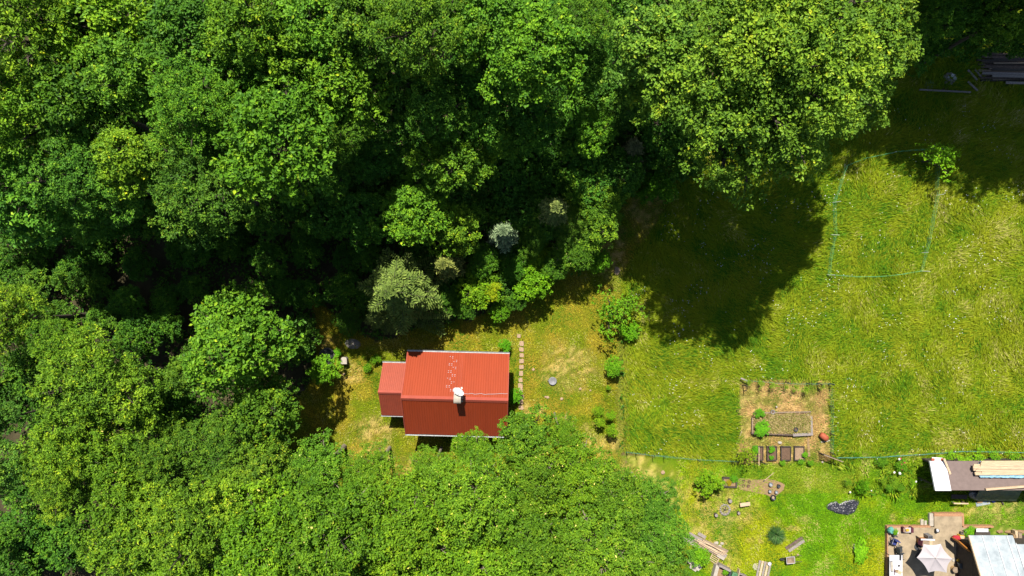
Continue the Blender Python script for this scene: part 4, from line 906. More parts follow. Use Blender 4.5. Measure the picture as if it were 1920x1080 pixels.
b = MB(); b.rock(P(1542, 866, .05), .10, rk, (1, 1, .6)); tag(b.build('white_stone', M['concrete']), 'small whitish stone left of the leaning gate', 'stone')
# ------------------------------------------------------------------ yard items
c = P(1366.5, 903, 0); t = thing('planter_box', 'small dark-framed planter box at the end of the sandy bed', 'planter', c)
for cc, sz in (((-.58, 0), (.12, .85)), ((.58, 0), (.12, .85)), ((0, .38), (1.04, .10)), ((0, -.38), (1.04, .10))):
    b = MB(); b.box((c.x+cc[0], c.y+cc[1], .16), (sz[0], sz[1], .32), R(-3)); b.build('side_board', M['wood_dark'], t)
b = MB(); b.box((c.x, c.y, .1), (1.02, .64, .2), R(-3)); b.build('soil', M['sand'], t)
tree(1376, 897, 6, .35, 'shrub0', 'small greens in the upper right corner of the planter box', (.7, 1, .8), 'plants growing in the planter box', 'leafy_plant', 'plant', .6)
tree(1367, 905, 5, .28, 'shrub1', 'reddish-yellow seedlings in the middle of the planter box', (2.4, 1.0, .9), 'plants growing in the planter box', 'leafy_plant', 'plant', .6)
SB = [(1384, 897), (1398, 896.5), (1412, 899), (1440, 898), (1462, 903), (1471, 909), (1468, 917), (1456, 928), (1447, 933), (1438, 927), (1422, 925), (1404, 921), (1386, 917), (1382, 908)]
b = MB(); rq = random.Random(2); pts = []
for i, (x, y) in enumerate(SB):
    x2, y2 = SB[(i+1) % len(SB)]
    for q in (0, .33, .66): p = P(x+(x2-x)*q+rq.uniform(-.8, .8), y+(y2-y)*q+rq.uniform(-.8, .8)); pts.append((p.x, p.y))
b.prism(pts, -.02, .075); tag(b.build('sandy_soil_bed', M['sand']), kind='structure')
for x, y, l in ((1394, 902, 'upper left'), (1405, 903.5, 'upper right'), (1394, 911, 'lower left'), (1403, 911.5, 'lower right')):
    b = MB(); c = P(x, y, .08); b.lathe(c, [(.15, 0), (.125, .045), (.07, .012), (.001, .006)], 14); tag(b.build('planting_hollow', M['soil']), 'brown planting hollow in the sandy bed, %s of four' % l, 'planting hole', 'planting holes in the sandy bed')
def metalpot(x, y, r_, m, l, fill='white'):
    pot(x, y, r_, .26, .08, M[m], l, 'pot', 'pot', True, 'pots on the sandy bed', 'ash' if fill == 'ash' else fill)
metalpot(1443.5, 907, .17, 'grey', 'largest silvery pot on the sandy bed', 'metal_pale'); metalpot(1458.5, 910, .14, 'dark', 'dark green-grey pot, rightmost on the sandy bed', 'dark')
metalpot(1442, 920, .13, 'grey', 'small silvery pot on the lower left of the pot group', 'metal_pale'); metalpot(1454, 921.5, .13, 'grey', 'small shiny pot on the lower right of the pot group', 'metal_pale')
pot(1447.5, 931, .23, .34, .0, M['black'], 'big black planting tub at the lower rim of the sandy bed', 'planting_tub', 'tub', msoil='ash')
t = thing('hoe', 'long-handled garden hoe lying beside the sandy bed', 'hoe', P(1442, 893, 0))
b = MB(); b.tube([P(1433, 901, .12), P(1451.5, 886, .14)], .022, 6); b.build('handle', M['wood_pale'], t); b = MB(); b.box(P(1432.5, 901.5, .12), (.16, .06, .05), .8); b.build('blade', M['dark'], t)
# fire ring
c = P(1358.5, 955, 0); t = thing('fire_pit', 'ring of grey stones round an ashy fireplace in the yard', 'fire pit', c)
for i in range(14):
    a = i*2*math.pi/14; b = MB(); b.rock((c.x+.40*math.cos(a), c.y+.42*math.sin(a), .08), rk.uniform(.09, .13), rk, (1, 1, .9), 6, 3); b.build('ring_stone', M['stone_grey'], t)
b = MB(); b.lathe((c.x, c.y, 0), [(.36, 0), (.34, .05), (.001, .07)], 18); b.build('ash', M['ash'], t)
for i in range(4):
    b = MB(); a = i*1.3; b.tube([(c.x+.28*math.cos(a), c.y+.28*math.sin(a), .08), (c.x-.05*math.cos(a), c.y-.05*math.sin(a), .18)], .035, 5); b.build('charred_log', M['wood_dark'], t)
def stump(x, y, r_, h, l):
    c = P(x, y, 0); t = thing('log_stump', l, 'stump', c, 0, 'log stumps round the fire pit')
    b = MB(); b.lathe(c, [(r_*1.05, 0), (r_, h*.5), (r_, h)], 13); b.build('bark', M['bark'], t)
    b = MB(); b.lathe(c+Vector((0, 0, h)), [(r_*.9, .003), (.001, .012)], 13); b.build('cut_face', M['wood_grey'], t)
stump(1367, 937.5, .17, .38, 'cut log stump above the fire pit'); stump(1341, 964, .15, .36, 'cut log stump lower left of the fire pit'); stump(1383, 960, .13, .36, 'cut log stump right of the fire pit')
t = thing('log_bench', 'short plank bench right of the fire pit', 'bench', P(1394, 943, 0), R(8)); b = MB(); b.box((0, 0, .40), (.86, .30, .07)); b.build('seat', M['wood_pale'], t, local=True)
for sx in (-1, 1): b = MB(); b.box((sx*.3, 0, .18), (.1, .24, .36)); b.build('leg', M['wood_dark'], t, local=True)
# crumpled tarp
TP = [(1548, 948), (1556, 942), (1567, 939), (1572, 945), (1586, 938), (1602, 935), (1610, 939), (1609, 946), (1601, 962), (1590, 966), (1572, 964), (1558, 958), (1550, 954)]
r = np.random.RandomState(6); g = 90; uu, vv = np.meshgrid(np.linspace(1546, 1612, g), np.linspace(933, 968, g//2)); uf = uu.ravel(); vf = vv.ravel()
zz = .05+.16*np.abs(fbm(uf/3.2, vf/1.8, 61, 4)-.5)*2.2+.12*fbm(uf/12, vf/12, 62, 2); k = S
V = np.stack([(uf-960)*k, (540-vf)*k, zz+.02], 1); idx = np.arange(g*(g//2)).reshape(g//2, g); F = np.stack([idx[:-1, :-1], idx[1:, :-1], idx[1:, 1:], idx[:-1, 1:]], -1).reshape(-1, 4)
cu = uf[F].mean(1); cv = vf[F].mean(1); F = F[inpoly(cu, cv, TP)]
edge = ~inpoly(uf+0, vf+0, [(1579+(x-1579)*.9, 951+(y-951)*.86) for x, y in TP]); V[edge, 2] = .06
cc = V.mean(0); off = np.array([cc[0], cc[1], 0]); tarp_m = mat('glossy_black_plastic_sheet', (.03, .03, .04), .36, .3, 6, 0, spec=.5)
tag(inst('plastic_tarp', np_mesh('plastic_tarp', V-off, F, tarp_m, smooth=True), None, tuple(off)), 'crumpled shiny black plastic tarp lying on the yard grass', 'tarp')
def tuft(name, label, x, y, rad, n, ln, wd, cols, el, seed, h0=.0, cat='plant', group=None):
    r = np.random.RandomState(seed); a = r.uniform(0, 6.28, n); e = r.uniform(*el, n); q = rad*.35*np.sqrt(r.rand(n)); L = ln*r.uniform(.6, 1.15, n); c = P(x, y, 0)
    base = np.stack([q*np.cos(a), q*np.sin(a), np.full(n, h0)], 1); Vs = []; Fs = []; b0 = 0
    d = np.stack([np.cos(a)*np.cos(e), np.sin(a)*np.cos(e), np.sin(e)], 1); mid = base+d*L[:, None]*.5; e2 = e-.9; d2 = np.stack([np.cos(a)*np.cos(e2), np.sin(a)*np.cos(e2), np.sin(e2)], 1); tip = mid+d2*L[:, None]*.5
    w = np.stack([-np.sin(a), np.cos(a), np.zeros(n)], 1)*wd*.5
    V = np.concatenate([base-w*.6, base+w*.6, mid+w, mid-w, tip+w*.15, tip-w*.15]); i = np.arange(n)
    F = np.concatenate([np.stack([i, i+n, i+2*n, i+3*n], 1), np.stack([i+3*n, i+2*n, i+4*n, i+5*n], 1)])
    cl = np.array(cols)[r.randint(0, len(cols), n)]*r.uniform(.75, 1.25, (n, 1)); cl = np.concatenate([cl, cl]); me = np_mesh(name, V, F, M['grass'], [('col', 'FLOAT_COLOR', 'FACE', np.concatenate([cl, np.ones((2*n, 1))], 1))])
    return tag(inst(name, me, None, c), label, cat, group)
tuft('ornamental_grass', 'dark green clump of ornamental grass in the middle of the yard', 1453, 1001, .55, 700, .85, .035, [(.03, .085, .02), (.05, .12, .02), (.09, .15, .05)], (.6, 1.5), 5)
for x, y, q, l in ((1630, 869, 1.0, 'spiky yellow-green leaved plant below the netting, left of the peonies'), (1669, 880, .8, 'smaller spiky leaved plant beside the peonies')):
    tuft('spiky_plant', l, x, y, .2, int(48*q), .62*q, .055, [(.22, .32, .02), (.15, .26, .02)], (.5, 1.2), int(x), group='spiky plants below the netting')
tree(1652, 866, 9, .5, 'shrub0', 'dark leafy bush between the two spiky plants', (.6, .8, .8), 'bushes in the flower border', 'shrub', 'shrub', .7)
tree(1688, 872, 11, .5, 'shrub1', 'peony bush with red and white flowers', (.7, .85, .8), 'bushes in the flower border', 'peony_bush', 'shrub', .7)
for x, y, r_, w_, l in ((1686, 861, .10, 0, 'topmost white peony bloom'), (1688.5, 860, .09, 1, 'topmost red peony bloom'), (1695.5, 867, .10, 1, 'rightmost red peony bloom'), (1690, 870.5, .09, 1, 'middle red peony bloom'), (1691, 880, .08, 1, 'lowest red peony bloom'), (1687, 887.5, .12, 0, 'lowest and largest white peony bloom'), (1677, 886, .10, 0, 'left white peony bloom by the spiky plant'), (1717.5, 903, .09, 0, 'white bloom left of the shed corner'), (1727, 900, .07, 0, 'pinkish bloom touching the shed shadow'), (1594, 923, .09, 0, 'lone white bloom above the black tarp'), (1634, 920, .06, 0, 'small white bloom right of the tarp shadow')):
    b = MB(); b.rock(P(x, y, .75 if x < 1700 and y < 900 and x > 1650 else .35), r_, rk, (1, 1, .6), 8, 4); tag(b.build('flower', M['flower_red'] if w_ else M['flower_white']), l, 'flower', 'blooms in the flower border')
for i, (x, y, r_, l, tn) in enumerate(((1616, 912, 10, 'leafy plant throwing the shadow above the black tarp', (.7, .95, .8)), (1656, 903, 8, 'low bush in the left part of the flower border', (1.1, 1, .8)), (1676, 906, 9, 'low mixed bush in the middle of the flower border', (.9, .9, .8)), (1696, 903, 9, 'yellow-green bush right of the middle of the flower border', (1.2, 1.1, .8)), (1668, 914, 6.5, 'dark bush at the lower rim of the flower border', (.6, .75, .8)), (1689, 915, 6.5, 'second dark bush at the lower rim of the flower border', (.6, .75, .8)), (1710, 904, 6.5, 'bush at the right end of the flower border', (1.1, 1.1, .8)), (1805, 866, 12, 'weed clump hanging over the upper edge of the shed roof', (1.0, 1.15, .8)), (1830, 858, 16, 'leafy weeds above the shed roof with white blossom', (1.1, 1.2, .8)), (1862, 856, 14, 'leafy weeds above the timber on the shed roof', (.9, 1.1, .8)), (1900, 857, 14, 'leafy weeds above the shed roof at the right edge', (.9, 1.1, .8)), (1780, 855, 14, 'leafy weeds above the white roof sheet', (.9, 1.1, .8)), (1590, 905, 8, 'small weed clump above the black tarp', (.8, .95, .8)))):
    tree(x, y, r_, .7 if i != 7 else 2.0, ('young%d' if i > 7 or i in (1, 3, 6) else 'shrub%d') % (i % 2), l, tn, 'bushes in the flower border', 'shrub', 'shrub', .6 if i else 1.6)
# stone overgrown with ivy at right
t = tree(1612, 1033, 15, .35, 'shrub0', 'oval bright green bushy clump growing over a grey stone on the mown grass', (1.0, 1.2, .8), None, 'leafy_plant', 'plant', .4); t.rotation_euler.z = 0; t.scale = (.75, 1.25, 1)
b = MB(); b.rock(P(1602, 1028, .1), .28, rk, (.5, 1.5, .7)); tag(b.build('boulder', M['stone_grey']), 'narrow grey boulder at the left rim of the bright green clump', 'boulder')
# planks and wheelbarrow
t = thing('plank_pair', 'pair of dark weathered planks lying side by side on the grass', 'planks', P(1491, 1021, 0))
for d, l in ((-.13, 0), (.13, 1)):
    a = P(1475+(2 if l else 0), 1031, .08); b_ = P(1506, 1010-(-1 if l else 0), .08); n_ = (b_-a).cross(Vector((0, 0, 1))).normalized(); b = MB(); b.beam(a+n_*d, b_+n_*d, .24, .07); b.build('board', M['wood_grey'] if l else M['wood_rot'], t)
c = P(1477, 1045, 0); t = thing('wheelbarrow', 'wheelbarrow with pale tray rim and two long handles on the grass', 'wheelbarrow', c, R(8))
b = MB(); z0, z1 = .35, .62; tp = [(-.36, -.27), (.32, -.30), (.36, .24), (-.32, .28)]; bt = [(x*.66, y*.7) for x, y in tp]
b.poly([(x, y, z1) for x, y in tp]+[(x, y, z0) for x, y in bt]+[(x*.95, y*.94, z1) for x, y in tp]+[(x*.62, y*.65, z0+.03) for x, y in bt], [(0, 1, 5, 4), (1, 2, 6, 5), (2, 3, 7, 6), (3, 0, 4, 7), (7, 6, 5, 4), (9, 8, 12, 13), (10, 9, 13, 14), (11, 10, 14, 15), (8, 11, 15, 12), (12, 15, 14, 13)]); b.build('tray', M['wood'], t, local=True)
b = MB()
for i in range(4): p, q = tp[i], tp[(i+1) % 4]; b.tube([(p[0], p[1], z1), (q[0], q[1], z1)], .028, 6)
b.build('rim', M['cloth'], t, local=True)
for sy in (-1, 1): b = MB(); b.tube([(-.55, sy*.08, .2), (-.2, sy*.2, .42), (.95, sy*.27, .60)], .024, 6); b.build('handle', M['wood_dark'], t, local=True)
for sy in (-1, 1): b = MB(); b.tube([(.25, sy*.22, .45), (.33, sy*.24, 0)], .02, 5); b.build('leg', M['dark'], t, local=True)
mm = Matrix.Rotation(R(90), 3, 'X'); b = MB(); b.lathe((-.58, 0, .19), [(.12, -.03), (.19, -.035), (.19, .035), (.12, .03)], 16, mm); b.build('wheel', M['dark'], t, local=True)
b = MB(); b.rock(P(1496, 1040, .06), .10, rk); tag(b.build('field_stone', M['stone'], None), 'small tan stone between the wheelbarrow and its planks', 'stone')
# pallet
c = P(1430, 1072, 0); t = thing('wooden_pallet', 'slatted wooden pallet at the bottom edge with a white bucket on it', 'pallet', c, R(-12))
for i in range(5): b = MB(); b.box((-.46+i*.23, 0, .125), (.17, 1.9, .03)); b.build('slat', M['wood_pale'] if i % 2 else M['wood_grey'], t, local=True)
for y in (-.85, 0, .85): b = MB(); b.box((0, y, .055), (1.12, .1, .11)); b.build('bearer', M['wood'], t, local=True)
pot(1441, 1055, .14, .24, .14, M['white'], 'white bucket at the upper end of the pallet', 'bucket', 'bucket', msoil='white')
b = MB(); c = P(1417.5, 1062, 0); b.lathe(c, [(.30, 0), (.30, .05), (.001, .055)], 20); tag(b.build('paving_disc', M['concrete']), 'round pale concrete disc left of the pallet', 'paving stone')
# plank pile
t = thing('timber_pile', 'pile of long weathered planks and thin laths lying diagonally beside the bottom wood', 'timber pile', P(1322, 1022, 0))
for (x0, y0, x1, y1, w, z, m) in ((1280, 1001, 1352, 1040, .28, .05, 'wood_grey'), (1292, 1000, 1362, 1037, .26, .05, 'wood_grey'), (1276, 1007, 1330, 1034, .26, .05, 'wood_grey'), (1300, 1016, 1358, 1046, .24, .10, 'wood'), (1286, 1003, 1322, 1020, .22, .14, 'wood_grey'), (1318, 1012, 1365, 1034, .20, .12, 'wood'), (1330, 1030, 1362, 1043, .30, .14, 'wood_grey'), (1345, 1040, 1358, 1048, .28, .2, 'concrete')):
    b = MB(); b.beam(P(x0, y0, z+.03), P(x1, y1, z+.03), w, .06); b.build('board', M[m], t)
for i, (x0, y0, x1, y1) in enumerate(((1304, 1012, 1360, 1040), (1308, 1011, 1362, 1036), (1312, 1015, 1356, 1041), (1300, 1010, 1345, 1036), (1318, 1013, 1364, 1040), (1310, 1018, 1350, 1042))):
    b = MB(); b.beam(P(x0, y0, .24+.01*i), P(x1, y1, .24+.012*i), .06, .05); b.build('lath', M['wood_pale'], t)
plank('plank', (1309, 1000), (1323, 1008), .28, .05, .1, M['wood_grey'], 'grey board sticking out at the upper side of the timber pile')
plank('plank', (1260, 1005), (1274, 1010), .16, .06, .5, M['wood_pale'], 'pale plank end poking out from under the dark green tree')
plank('plank', (1290, 1016), (1308, 1025), .16, .06, .12, M['concrete'], 'whitish board along the lower left side of the timber pile')
for x, y, r_, l in ((1343, 1018, .20, 'upper'), (1354, 1019, .16, 'right-hand'), (1349, 1024, .17, 'middle')):
    b = MB(); b.rock(P(x, y, .05), r_, rk, (1.2, .8, .4)); tag(b.build('rubble_stone', M['concrete']), 'pale rubble stone above the timber pile, %s one' % l, 'stone', 'rubble stones above the timber pile')
t = thing('broken_slabs', 'broken pale concrete slabs heaped beside the bottom wood', 'slabs', P(1303, 1057, 0))
for (x, y, w, h, a, z) in ((1298, 1050, .62, .75, -25, .1), (1307, 1060, .8, .62, -35, .14), (1301, 1063, .7, .5, -30, .06), (1296, 1041, .3, .5, -20, .1)):
    b = MB(); c = P(x, y, z); q = [(-w/2, -h/2), (w*.45, -h*.55), (w*.55, h*.3), (w*.1, h*.52), (-w*.45, h*.4)]; ca, sa = math.cos(R(a)), math.sin(R(a))
    b.prism([(c.x+u_*ca-v_*sa, c.y+u_*sa+v_*ca) for u_, v_ in q], z-.05, z+.05); b.build('slab', M['concrete'], t)
t = thing('wooden_trellis', 'wooden slatted trellis lying on dry grass between the timber pile and the compost bin', 'trellis', P(1338, 1050, 0))
for k in range(5): b = MB(); b.beam(P(1334-k*2.2+4, 1039+k*2.4, .10), P(1348-k*2.0+2, 1045+k*3.0, .10), .05, .04); b.build('slat', M['wood_pale'], t)
for (x0, y0, x1, y1) in ((1336, 1038, 1326, 1058), (1349, 1046, 1336, 1072)): b = MB(); b.beam(P(x0, y0, .14), P(x1, y1, .14), .05, .04); b.build('rail', M['wood_pale'], t)
t = thing('compost_bin', 'open compost bin of grey boards and blocks at the bottom edge', 'compost bin', P(1352, 1070, 0))
side(t, (1346, 1057), (1368, 1068), .18, .7, 0, M['wood_grey']); side(t, (1344, 1058), (1337, 1085), .30, .6, 0, M['concrete']); side(t, (1368, 1069), (1362, 1088), .14, .7, 0, M['dark']); b = MB(); b.box(P(1353, 1078, .1), (1.0, .9, .2), R(-28)); b.build('soil', M['sand'], t)
tree(1360, 1072, 5, .5, 'shrub0', 'green weeds inside the compost bin', (.8, 1, .8), None, 'weed', 'plant', .5)
t = thing('cold_frame', 'low cold frame covered in greenish film at the bottom edge', 'cold frame', P(1384, 1076, 0))
b = MB(); a = P(1372, 1074, 0); b.box((a.x+.1, a.y-.3, .25), (.62, .95, .42), R(-20)); b.build('film_cover', M['glass'], t); side(t, (1385, 1066), (1382, 1082), .05, .6, 0, M['wood_pale']); side(t, (1385, 1074), (1400, 1080), .06, .5, 0, M['wood_grey']); b = MB(); b.box(P(1391, 1083, .1), (.5, .6, .2), R(-20)); b.build('soil', M['soil'], t)
tree(1312, 1040, 16, 1.0, 'shrub0', 'bright leafy bush between the timber pile and the broken slabs', (.8, 1.05, .8), None, 'shrub', 'shrub', .8)
# ------------------------------------------------------------------ long shed, upper right of the yard
t = thing('open_shed', 'long low open-fronted shed with grey felt roof and a white sheet at its left end', 'shed', P(1830, 892, 0))
X0 = 784*.957*S; YT = -325*.957*S; YB = -379*.946*S; zt, zb = 2.45, 3.2; X1 = 47.5
xs_ = X0+1.30
def roofpoly(b, x0, x1, dz=0, th=.1, y0=YT, y1=YB):
    f = lambda y: zt+(zb-zt)*(y-YT)/(YB-YT)
    b.poly([(x0, y0, f(y0)+dz), (x1, y0, f(y0)+dz), (x1, y1, f(y1)+dz), (x0, y1, f(y1)+dz), (x0, y0, f(y0)+dz-th), (x1, y0, f(y0)+dz-th), (x1, y1, f(y1)+dz-th), (x0, y1, f(y1)+dz-th)], [(3, 2, 1, 0), (4, 5, 6, 7), (0, 1, 5, 4), (1, 2, 6, 5), (2, 3, 7, 6), (3, 0, 4, 7)]); return b
roofpoly(MB(), X0+1.2, X1).build('felt_roof', M['felt'], t); roofpoly(MB(), X0-.02, X0+1.27, .06, .17, YT, YB-.02).build('white_roof_sheet', M['white'], t)
b = MB(); b.box((X0+.62, YT+.12, zt-.02), (.85, .35, .08), R(-3)); b.build('small_white_sheet', M['white'], t)
side(t, (1848, 917.5), (1935, 911), .16, .16, 3.25, M['wood_pale'], 'fascia_board')
b = MB(); b.box(((X0+.9+X1)/2, YT-.35, 1.15), (X1-X0-.4, .12, 2.3)); b.build('wall', M['wood_dark'], t)
for x in (X0+.3, X0+3.2, X0+6.2, X0+9.5): b = MB(); b.box((x, YB+.25, 1.5), (.12, .12, 3.0)); b.build('post', M['wood_dark'], t)
plank('plank', (1770, 860), (1782, 889), .16, .05, 2.75, M['wood_pale'], 'pale plank lying on the shed roof beside the white sheet')
for x, l in ((1749, 'left one'), (1767, 'right one')):
    b = MB(); b.box(P(x, 861.5, 2.5), (.26, .18, .1)); tag(b.build('brick', M['terracotta']), 'brown brick weighing down the white roof sheet, '+l, 'brick', 'bricks on the shed roof')
t = thing('timber_stack', 'stack of fresh rough-sawn boards lying on the shed roof', 'timber stack', P(1880, 880, 2.5))
rw = random.Random(21)
for i in range(12):
    y = 866+i*2.05; x0 = (1840 if i < 3 else 1826+rw.uniform(-2, 4)) - (0 if i < 9 else -3); b = MB(); f = 2.9+.05*(i % 3)
    b.beam(P(x0, y+rw.uniform(-.6, .6), f+.12), P(1940, y+rw.uniform(-1, 1)-1, f+.12), rw.uniform(.10, .16), .09); b.build('board', M['wood_pale'], t)
for i in range(5):
    b = MB(); y = 869+i*4.2; b.beam(P(1832+rw.uniform(-4, 10), y, 3.13), P(1935, y+rw.uniform(-2, 2), 3.15), .16, .05); b.build('board', M['wood_pale'], t)
r = np.random.RandomState(3); g = 60; U_, V_ = np.meshgrid(np.linspace(1827, 1940, g), np.linspace(864, 896, 16)); uf = U_.ravel(); vf = V_.ravel(); tt = (vf-864)/32
zf = 2.62+tt*.45+.10*fbm(uf/4, vf/3, 5, 3); sh = np.where(tt > .9, (fbm(uf/6, uf*0, 8, 2)-.5)*3, 0)
k = S*(H-zf)/H; Vt = np.stack([(uf-960)*k, (540-(vf+sh))*k, zf], 1); idx = np.arange(g*16).reshape(16, g); F = np.stack([idx[1:, :-1], idx[1:, 1:], idx[:-1, 1:], idx[:-1, :-1]], -1).reshape(-1, 4)
F = F[(uf[F].mean(1)-1826 > np.abs(vf[F].mean(1)-880)*.8)]; off = np.array([Vt[:, 0].mean(), Vt[:, 1].mean(), 2.6])
tag(inst('blue_tarpaulin', np_mesh('blue_tarpaulin', Vt-off, F, M['tarp_blue'], smooth=True), None, tuple(off)), 'pale blue tarpaulin spread under the boards on the shed roof', 'tarpaulin')
t = thing('garden_bench', 'wooden bench standing in the shadow in front of the shed', 'bench', P(1792, 930, 0), R(-1))
b = MB(); b.box((0, .08, .45), (1.35, .36, .05)); b.build('seat', M['wood_dark'], t, local=True); b = MB(); b.box((0, -.42, .70), (1.25, .10, .06)); b.build('front_rail', M['wood_pale'], t, local=True)
for sx in (-.45, .45): b = MB(); b.box((sx, -.45, .35), (.09, .09, .7)); b.box((sx, .2, .22), (.09, .09, .44)); b.build('leg', M['wood'], t, local=True)
b = MB(); b.rock(P(1826, 927, .5), .45, rk, (.9, 1, 1.1), 10, 6); tag(b.build('plastic_bag', M['grey']), 'grey crumpled plastic sack in the shade under the shed roof edge', 'sack')
r = np.random.RandomState(13); g = 40; U_, V_ = np.meshgrid(np.linspace(1832, 1912, g), np.linspace(917, 939, 14)); uf = U_.ravel(); vf = V_.ravel(); tt = (vf-917)/22
zf = 2.6-2.2*tt+.25*fbm(uf/7, vf/5, 5, 3); k = S*(H-zf)/H; xs2 = uf-(tt)*12+6; Vt = np.stack([(xs2-960)*k, (540-vf)*k, zf], 1); idx = np.arange(g*14).reshape(14, g); F = np.stack([idx[1:, :-1], idx[1:, 1:], idx[:-1, 1:], idx[:-1, :-1]], -1).reshape(-1, 4); off = np.array([Vt[:, 0].mean(), Vt[:, 1].mean(), 0])
tag(inst('green_tarpaulin', np_mesh('green_tarpaulin', Vt-off, F, M['tarp_green'], smooth=True), None, tuple(off)), 'dull green tarpaulin hanging from the shed roof edge over stored things', 'tarpaulin')
plank('board', (1830, 946), (1856, 941), .35, .03, .05, M['metal_pale'], 'pale grey-green sheet lying on the grass in front of the shed'); plank('board', (1832, 942), (1842, 941), .14, .05, .14, M['sand'], 'short tan board on top of the grey-green sheet')
b = MB(); b.rock(P(1862, 940, .15), .18, rk, (1.3, .6, .8)); tag(b.build('plastic_sack', M['blue']), 'crumpled bright blue plastic by the foot of the green tarpaulin', 'sack')
plank('board', (1878, 940), (1882, 946), .10, .05, .1, M['wood_dark'], 'short dark board on the bare soil in front of the shed'); plank('board', (1877, 934), (1882, 934), .12, .06, .6, M['wood_pale'], 'small pale block sticking out of the shade under the shed')
# ------------------------------------------------------------------ terrace
TZ = .42; Xa = P(1665, 0, TZ).x
def W2(pts, z): return [(P(x, y, z).x, P(x, y, z).y) for x, y in pts]
t = thing('terrace', 'raised sandy concrete terrace with brick edging and a landing at its top', 'terrace', P(1735, 1040, 0))
b = MB(); b.prism(W2([(1665, 989), (1752, 989), (1752, 968), (1804, 968), (1804, 989), (1845, 989), (1845, 1110), (1665, 1110)], TZ), 0, TZ); b.build('slab', M['paving'], t)
for q, nm in (([(1663.2, 986.5), (1745, 986.5), (1745, 989), (1663.2, 989)], 0), ([(1663.2, 989.1), (1665, 989.1), (1665, 1110), (1663.2, 1110)], 0), ([(1751.5, 962.5), (1807, 962.5), (1807, 968), (1751.5, 968)], 0), ([(1804.1, 968.1), (1807.5, 968.1), (1807.5, 986), (1804.1, 986)], 0), ([(1806, 986.2), (1863, 986.2), (1863, 989.4), (1806, 989.4)], 0)):
    b = MB(); b.prism(W2(q, TZ), 0, TZ+.02); b.build('brick_edging', M['brick_edge'], t)
b = MB(); b.prism(W2([(1743, 963), (1751, 963), (1751, 986.3), (1743, 986.3)], .3), 0, .30); b.build('step', M['concrete'], t)
b = MB(); b.prism(W2([(1726, 974), (1731.5, 974), (1731.5, 985.6), (1726, 985.6)], .1), 0, .12); b.prism(W2([(1733, 976), (1737.5, 976), (1737, 985.6), (1733, 985.6)], .1), 0, .14); tag(b.build('slab_offcuts', M['concrete']), 'two small paving offcuts leaning by the terrace landing', 'slabs')
# parasol
c = P(1753, 1047, TZ); zc = 2.75; tips = [P(x, y, zc-.32) for x, y in ((1719, 1045.5), (1731.5, 1020), (1764, 1019.5), (1786, 1048), (1775, 1074), (1741, 1073.5))]; top = P(1754, 1046.5, zc+.12)
t = thing('parasol', 'six-sided off-white garden parasol on the terrace', 'parasol', (top.x, top.y, TZ))
V = []; Fs = []; n = 7
for i in range(6):
    a, b_ = tips[i], tips[(i+1) % 6]; base = len(V)
    for j in range(n+1):
        f = j/n
        for q in range(n+1):
            g_ = q/n; e = a.lerp(b_, g_); sag = (4*g_*(1-g_)); e = e.lerp(Vector((top.x, top.y, e.z)), .10*sag)
            p = top.lerp(e, f); p.z -= .05*math.sin(math.pi*f)*sag+.0; V.append(tuple(p))
    for j in range(n):
        for q in range(n): k0 = base+j*(n+1)+q; Fs.append((k0, k0+n+1, k0+n+2, k0+1))
b = MB(); b.poly(V, Fs); b.build('canopy', M['cloth'], t)
b = MB(); b.tube([(top.x, top.y, TZ), (top.x, top.y, zc+.20)], .025, 8); b.build('pole', M['wood'], t); b = MB(); b.lathe((top.x, top.y, zc+.12), [(.05, 0), (.05, .04), (.02, .08), (.001, .09)], 10); b.build('finial', M['concrete'], t)
for tp_ in tips: b = MB(); b.beam(top+Vector((0, 0, -.05)), tp_+Vector((0, 0, -.03)), .02, .02); b.build('rib', M['wood'], t)
b = MB(); b.lathe((top.x, top.y, TZ), [(.3, 0), (.3, .06), (.06, .12)], 16); b.build('base', M['dark'], t)
def table(px, py, wpx, hpx, h, label, m, leg, rz=0, name='table', cat='table', apron=None):
    c = P(px, py, TZ+h); k_ = K(TZ+h); w, d = wpx*k_, hpx*k_; t = thing(name, label, cat, (c.x, c.y, TZ), R(rz))
    b = MB(); b.box((0, 0, h-.02), (w, d, .04)); b.build('tabletop', M[m], t, local=True)
    for sx in (-1, 1):
        for sy in (-1, 1): b = MB(); b.box((sx*(w/2-.06), sy*(d/2-.06), (h-.04)/2), (.05, .05, h-.04)); b.build('leg', M[leg], t, local=True)
    if apron: b = MB(); b.box((0, 0, (h-.04)/2+.1), (w-.16, d-.16, h-.3)); b.build('cabinet', M[apron], t, local=True)
    return t
table(1680, 1062, 24, 42, .72, 'white covered table at the left edge of the terrace', 'white', 'wood_dark')
def small(name, label, px, py, z, w, d, h, m, rz=0, cat='box', parts=None):
    c = P(px, py, z+h); t = thing(name, label, cat, (c.x, c.y, z), R(rz)); b = MB(); b.box((0, 0, h/2), (w, d, h)); b.build('body', M[m], t, local=True)
    b = MB(); b.box((0, 0, h+.012), (w*.82, d*.82, .02)); b.build('lid', M[parts or m], t, local=True); return t
TT = TZ+.72
small('tool_tray', 'long grey slotted tray on the white table', 1672, 1062, TT, .22, .95, .04, 'grey', 4, 'tray', 'concrete')
pot(1685, 1060, .08, .09, TT, M['dark'], 'small dark bowl in the middle of the white table', 'bowl', 'bowl')
small('wooden_board', 'light wooden board at the lower end of the white table', 1686, 1073, TT, .45, .3, .03, 'wood_pale', -30, 'board')
pot(1680, 1070, .12, .1, TT, M['wood'], 'round brown basket on the white table', 'basket', 'basket', msoil='tan')
plank('stick', (1677, 1066), (1677, 1078), .05, .03, TT+.03, M['maroon'], 'dark red stick on the lower end of the white table', 'stick')
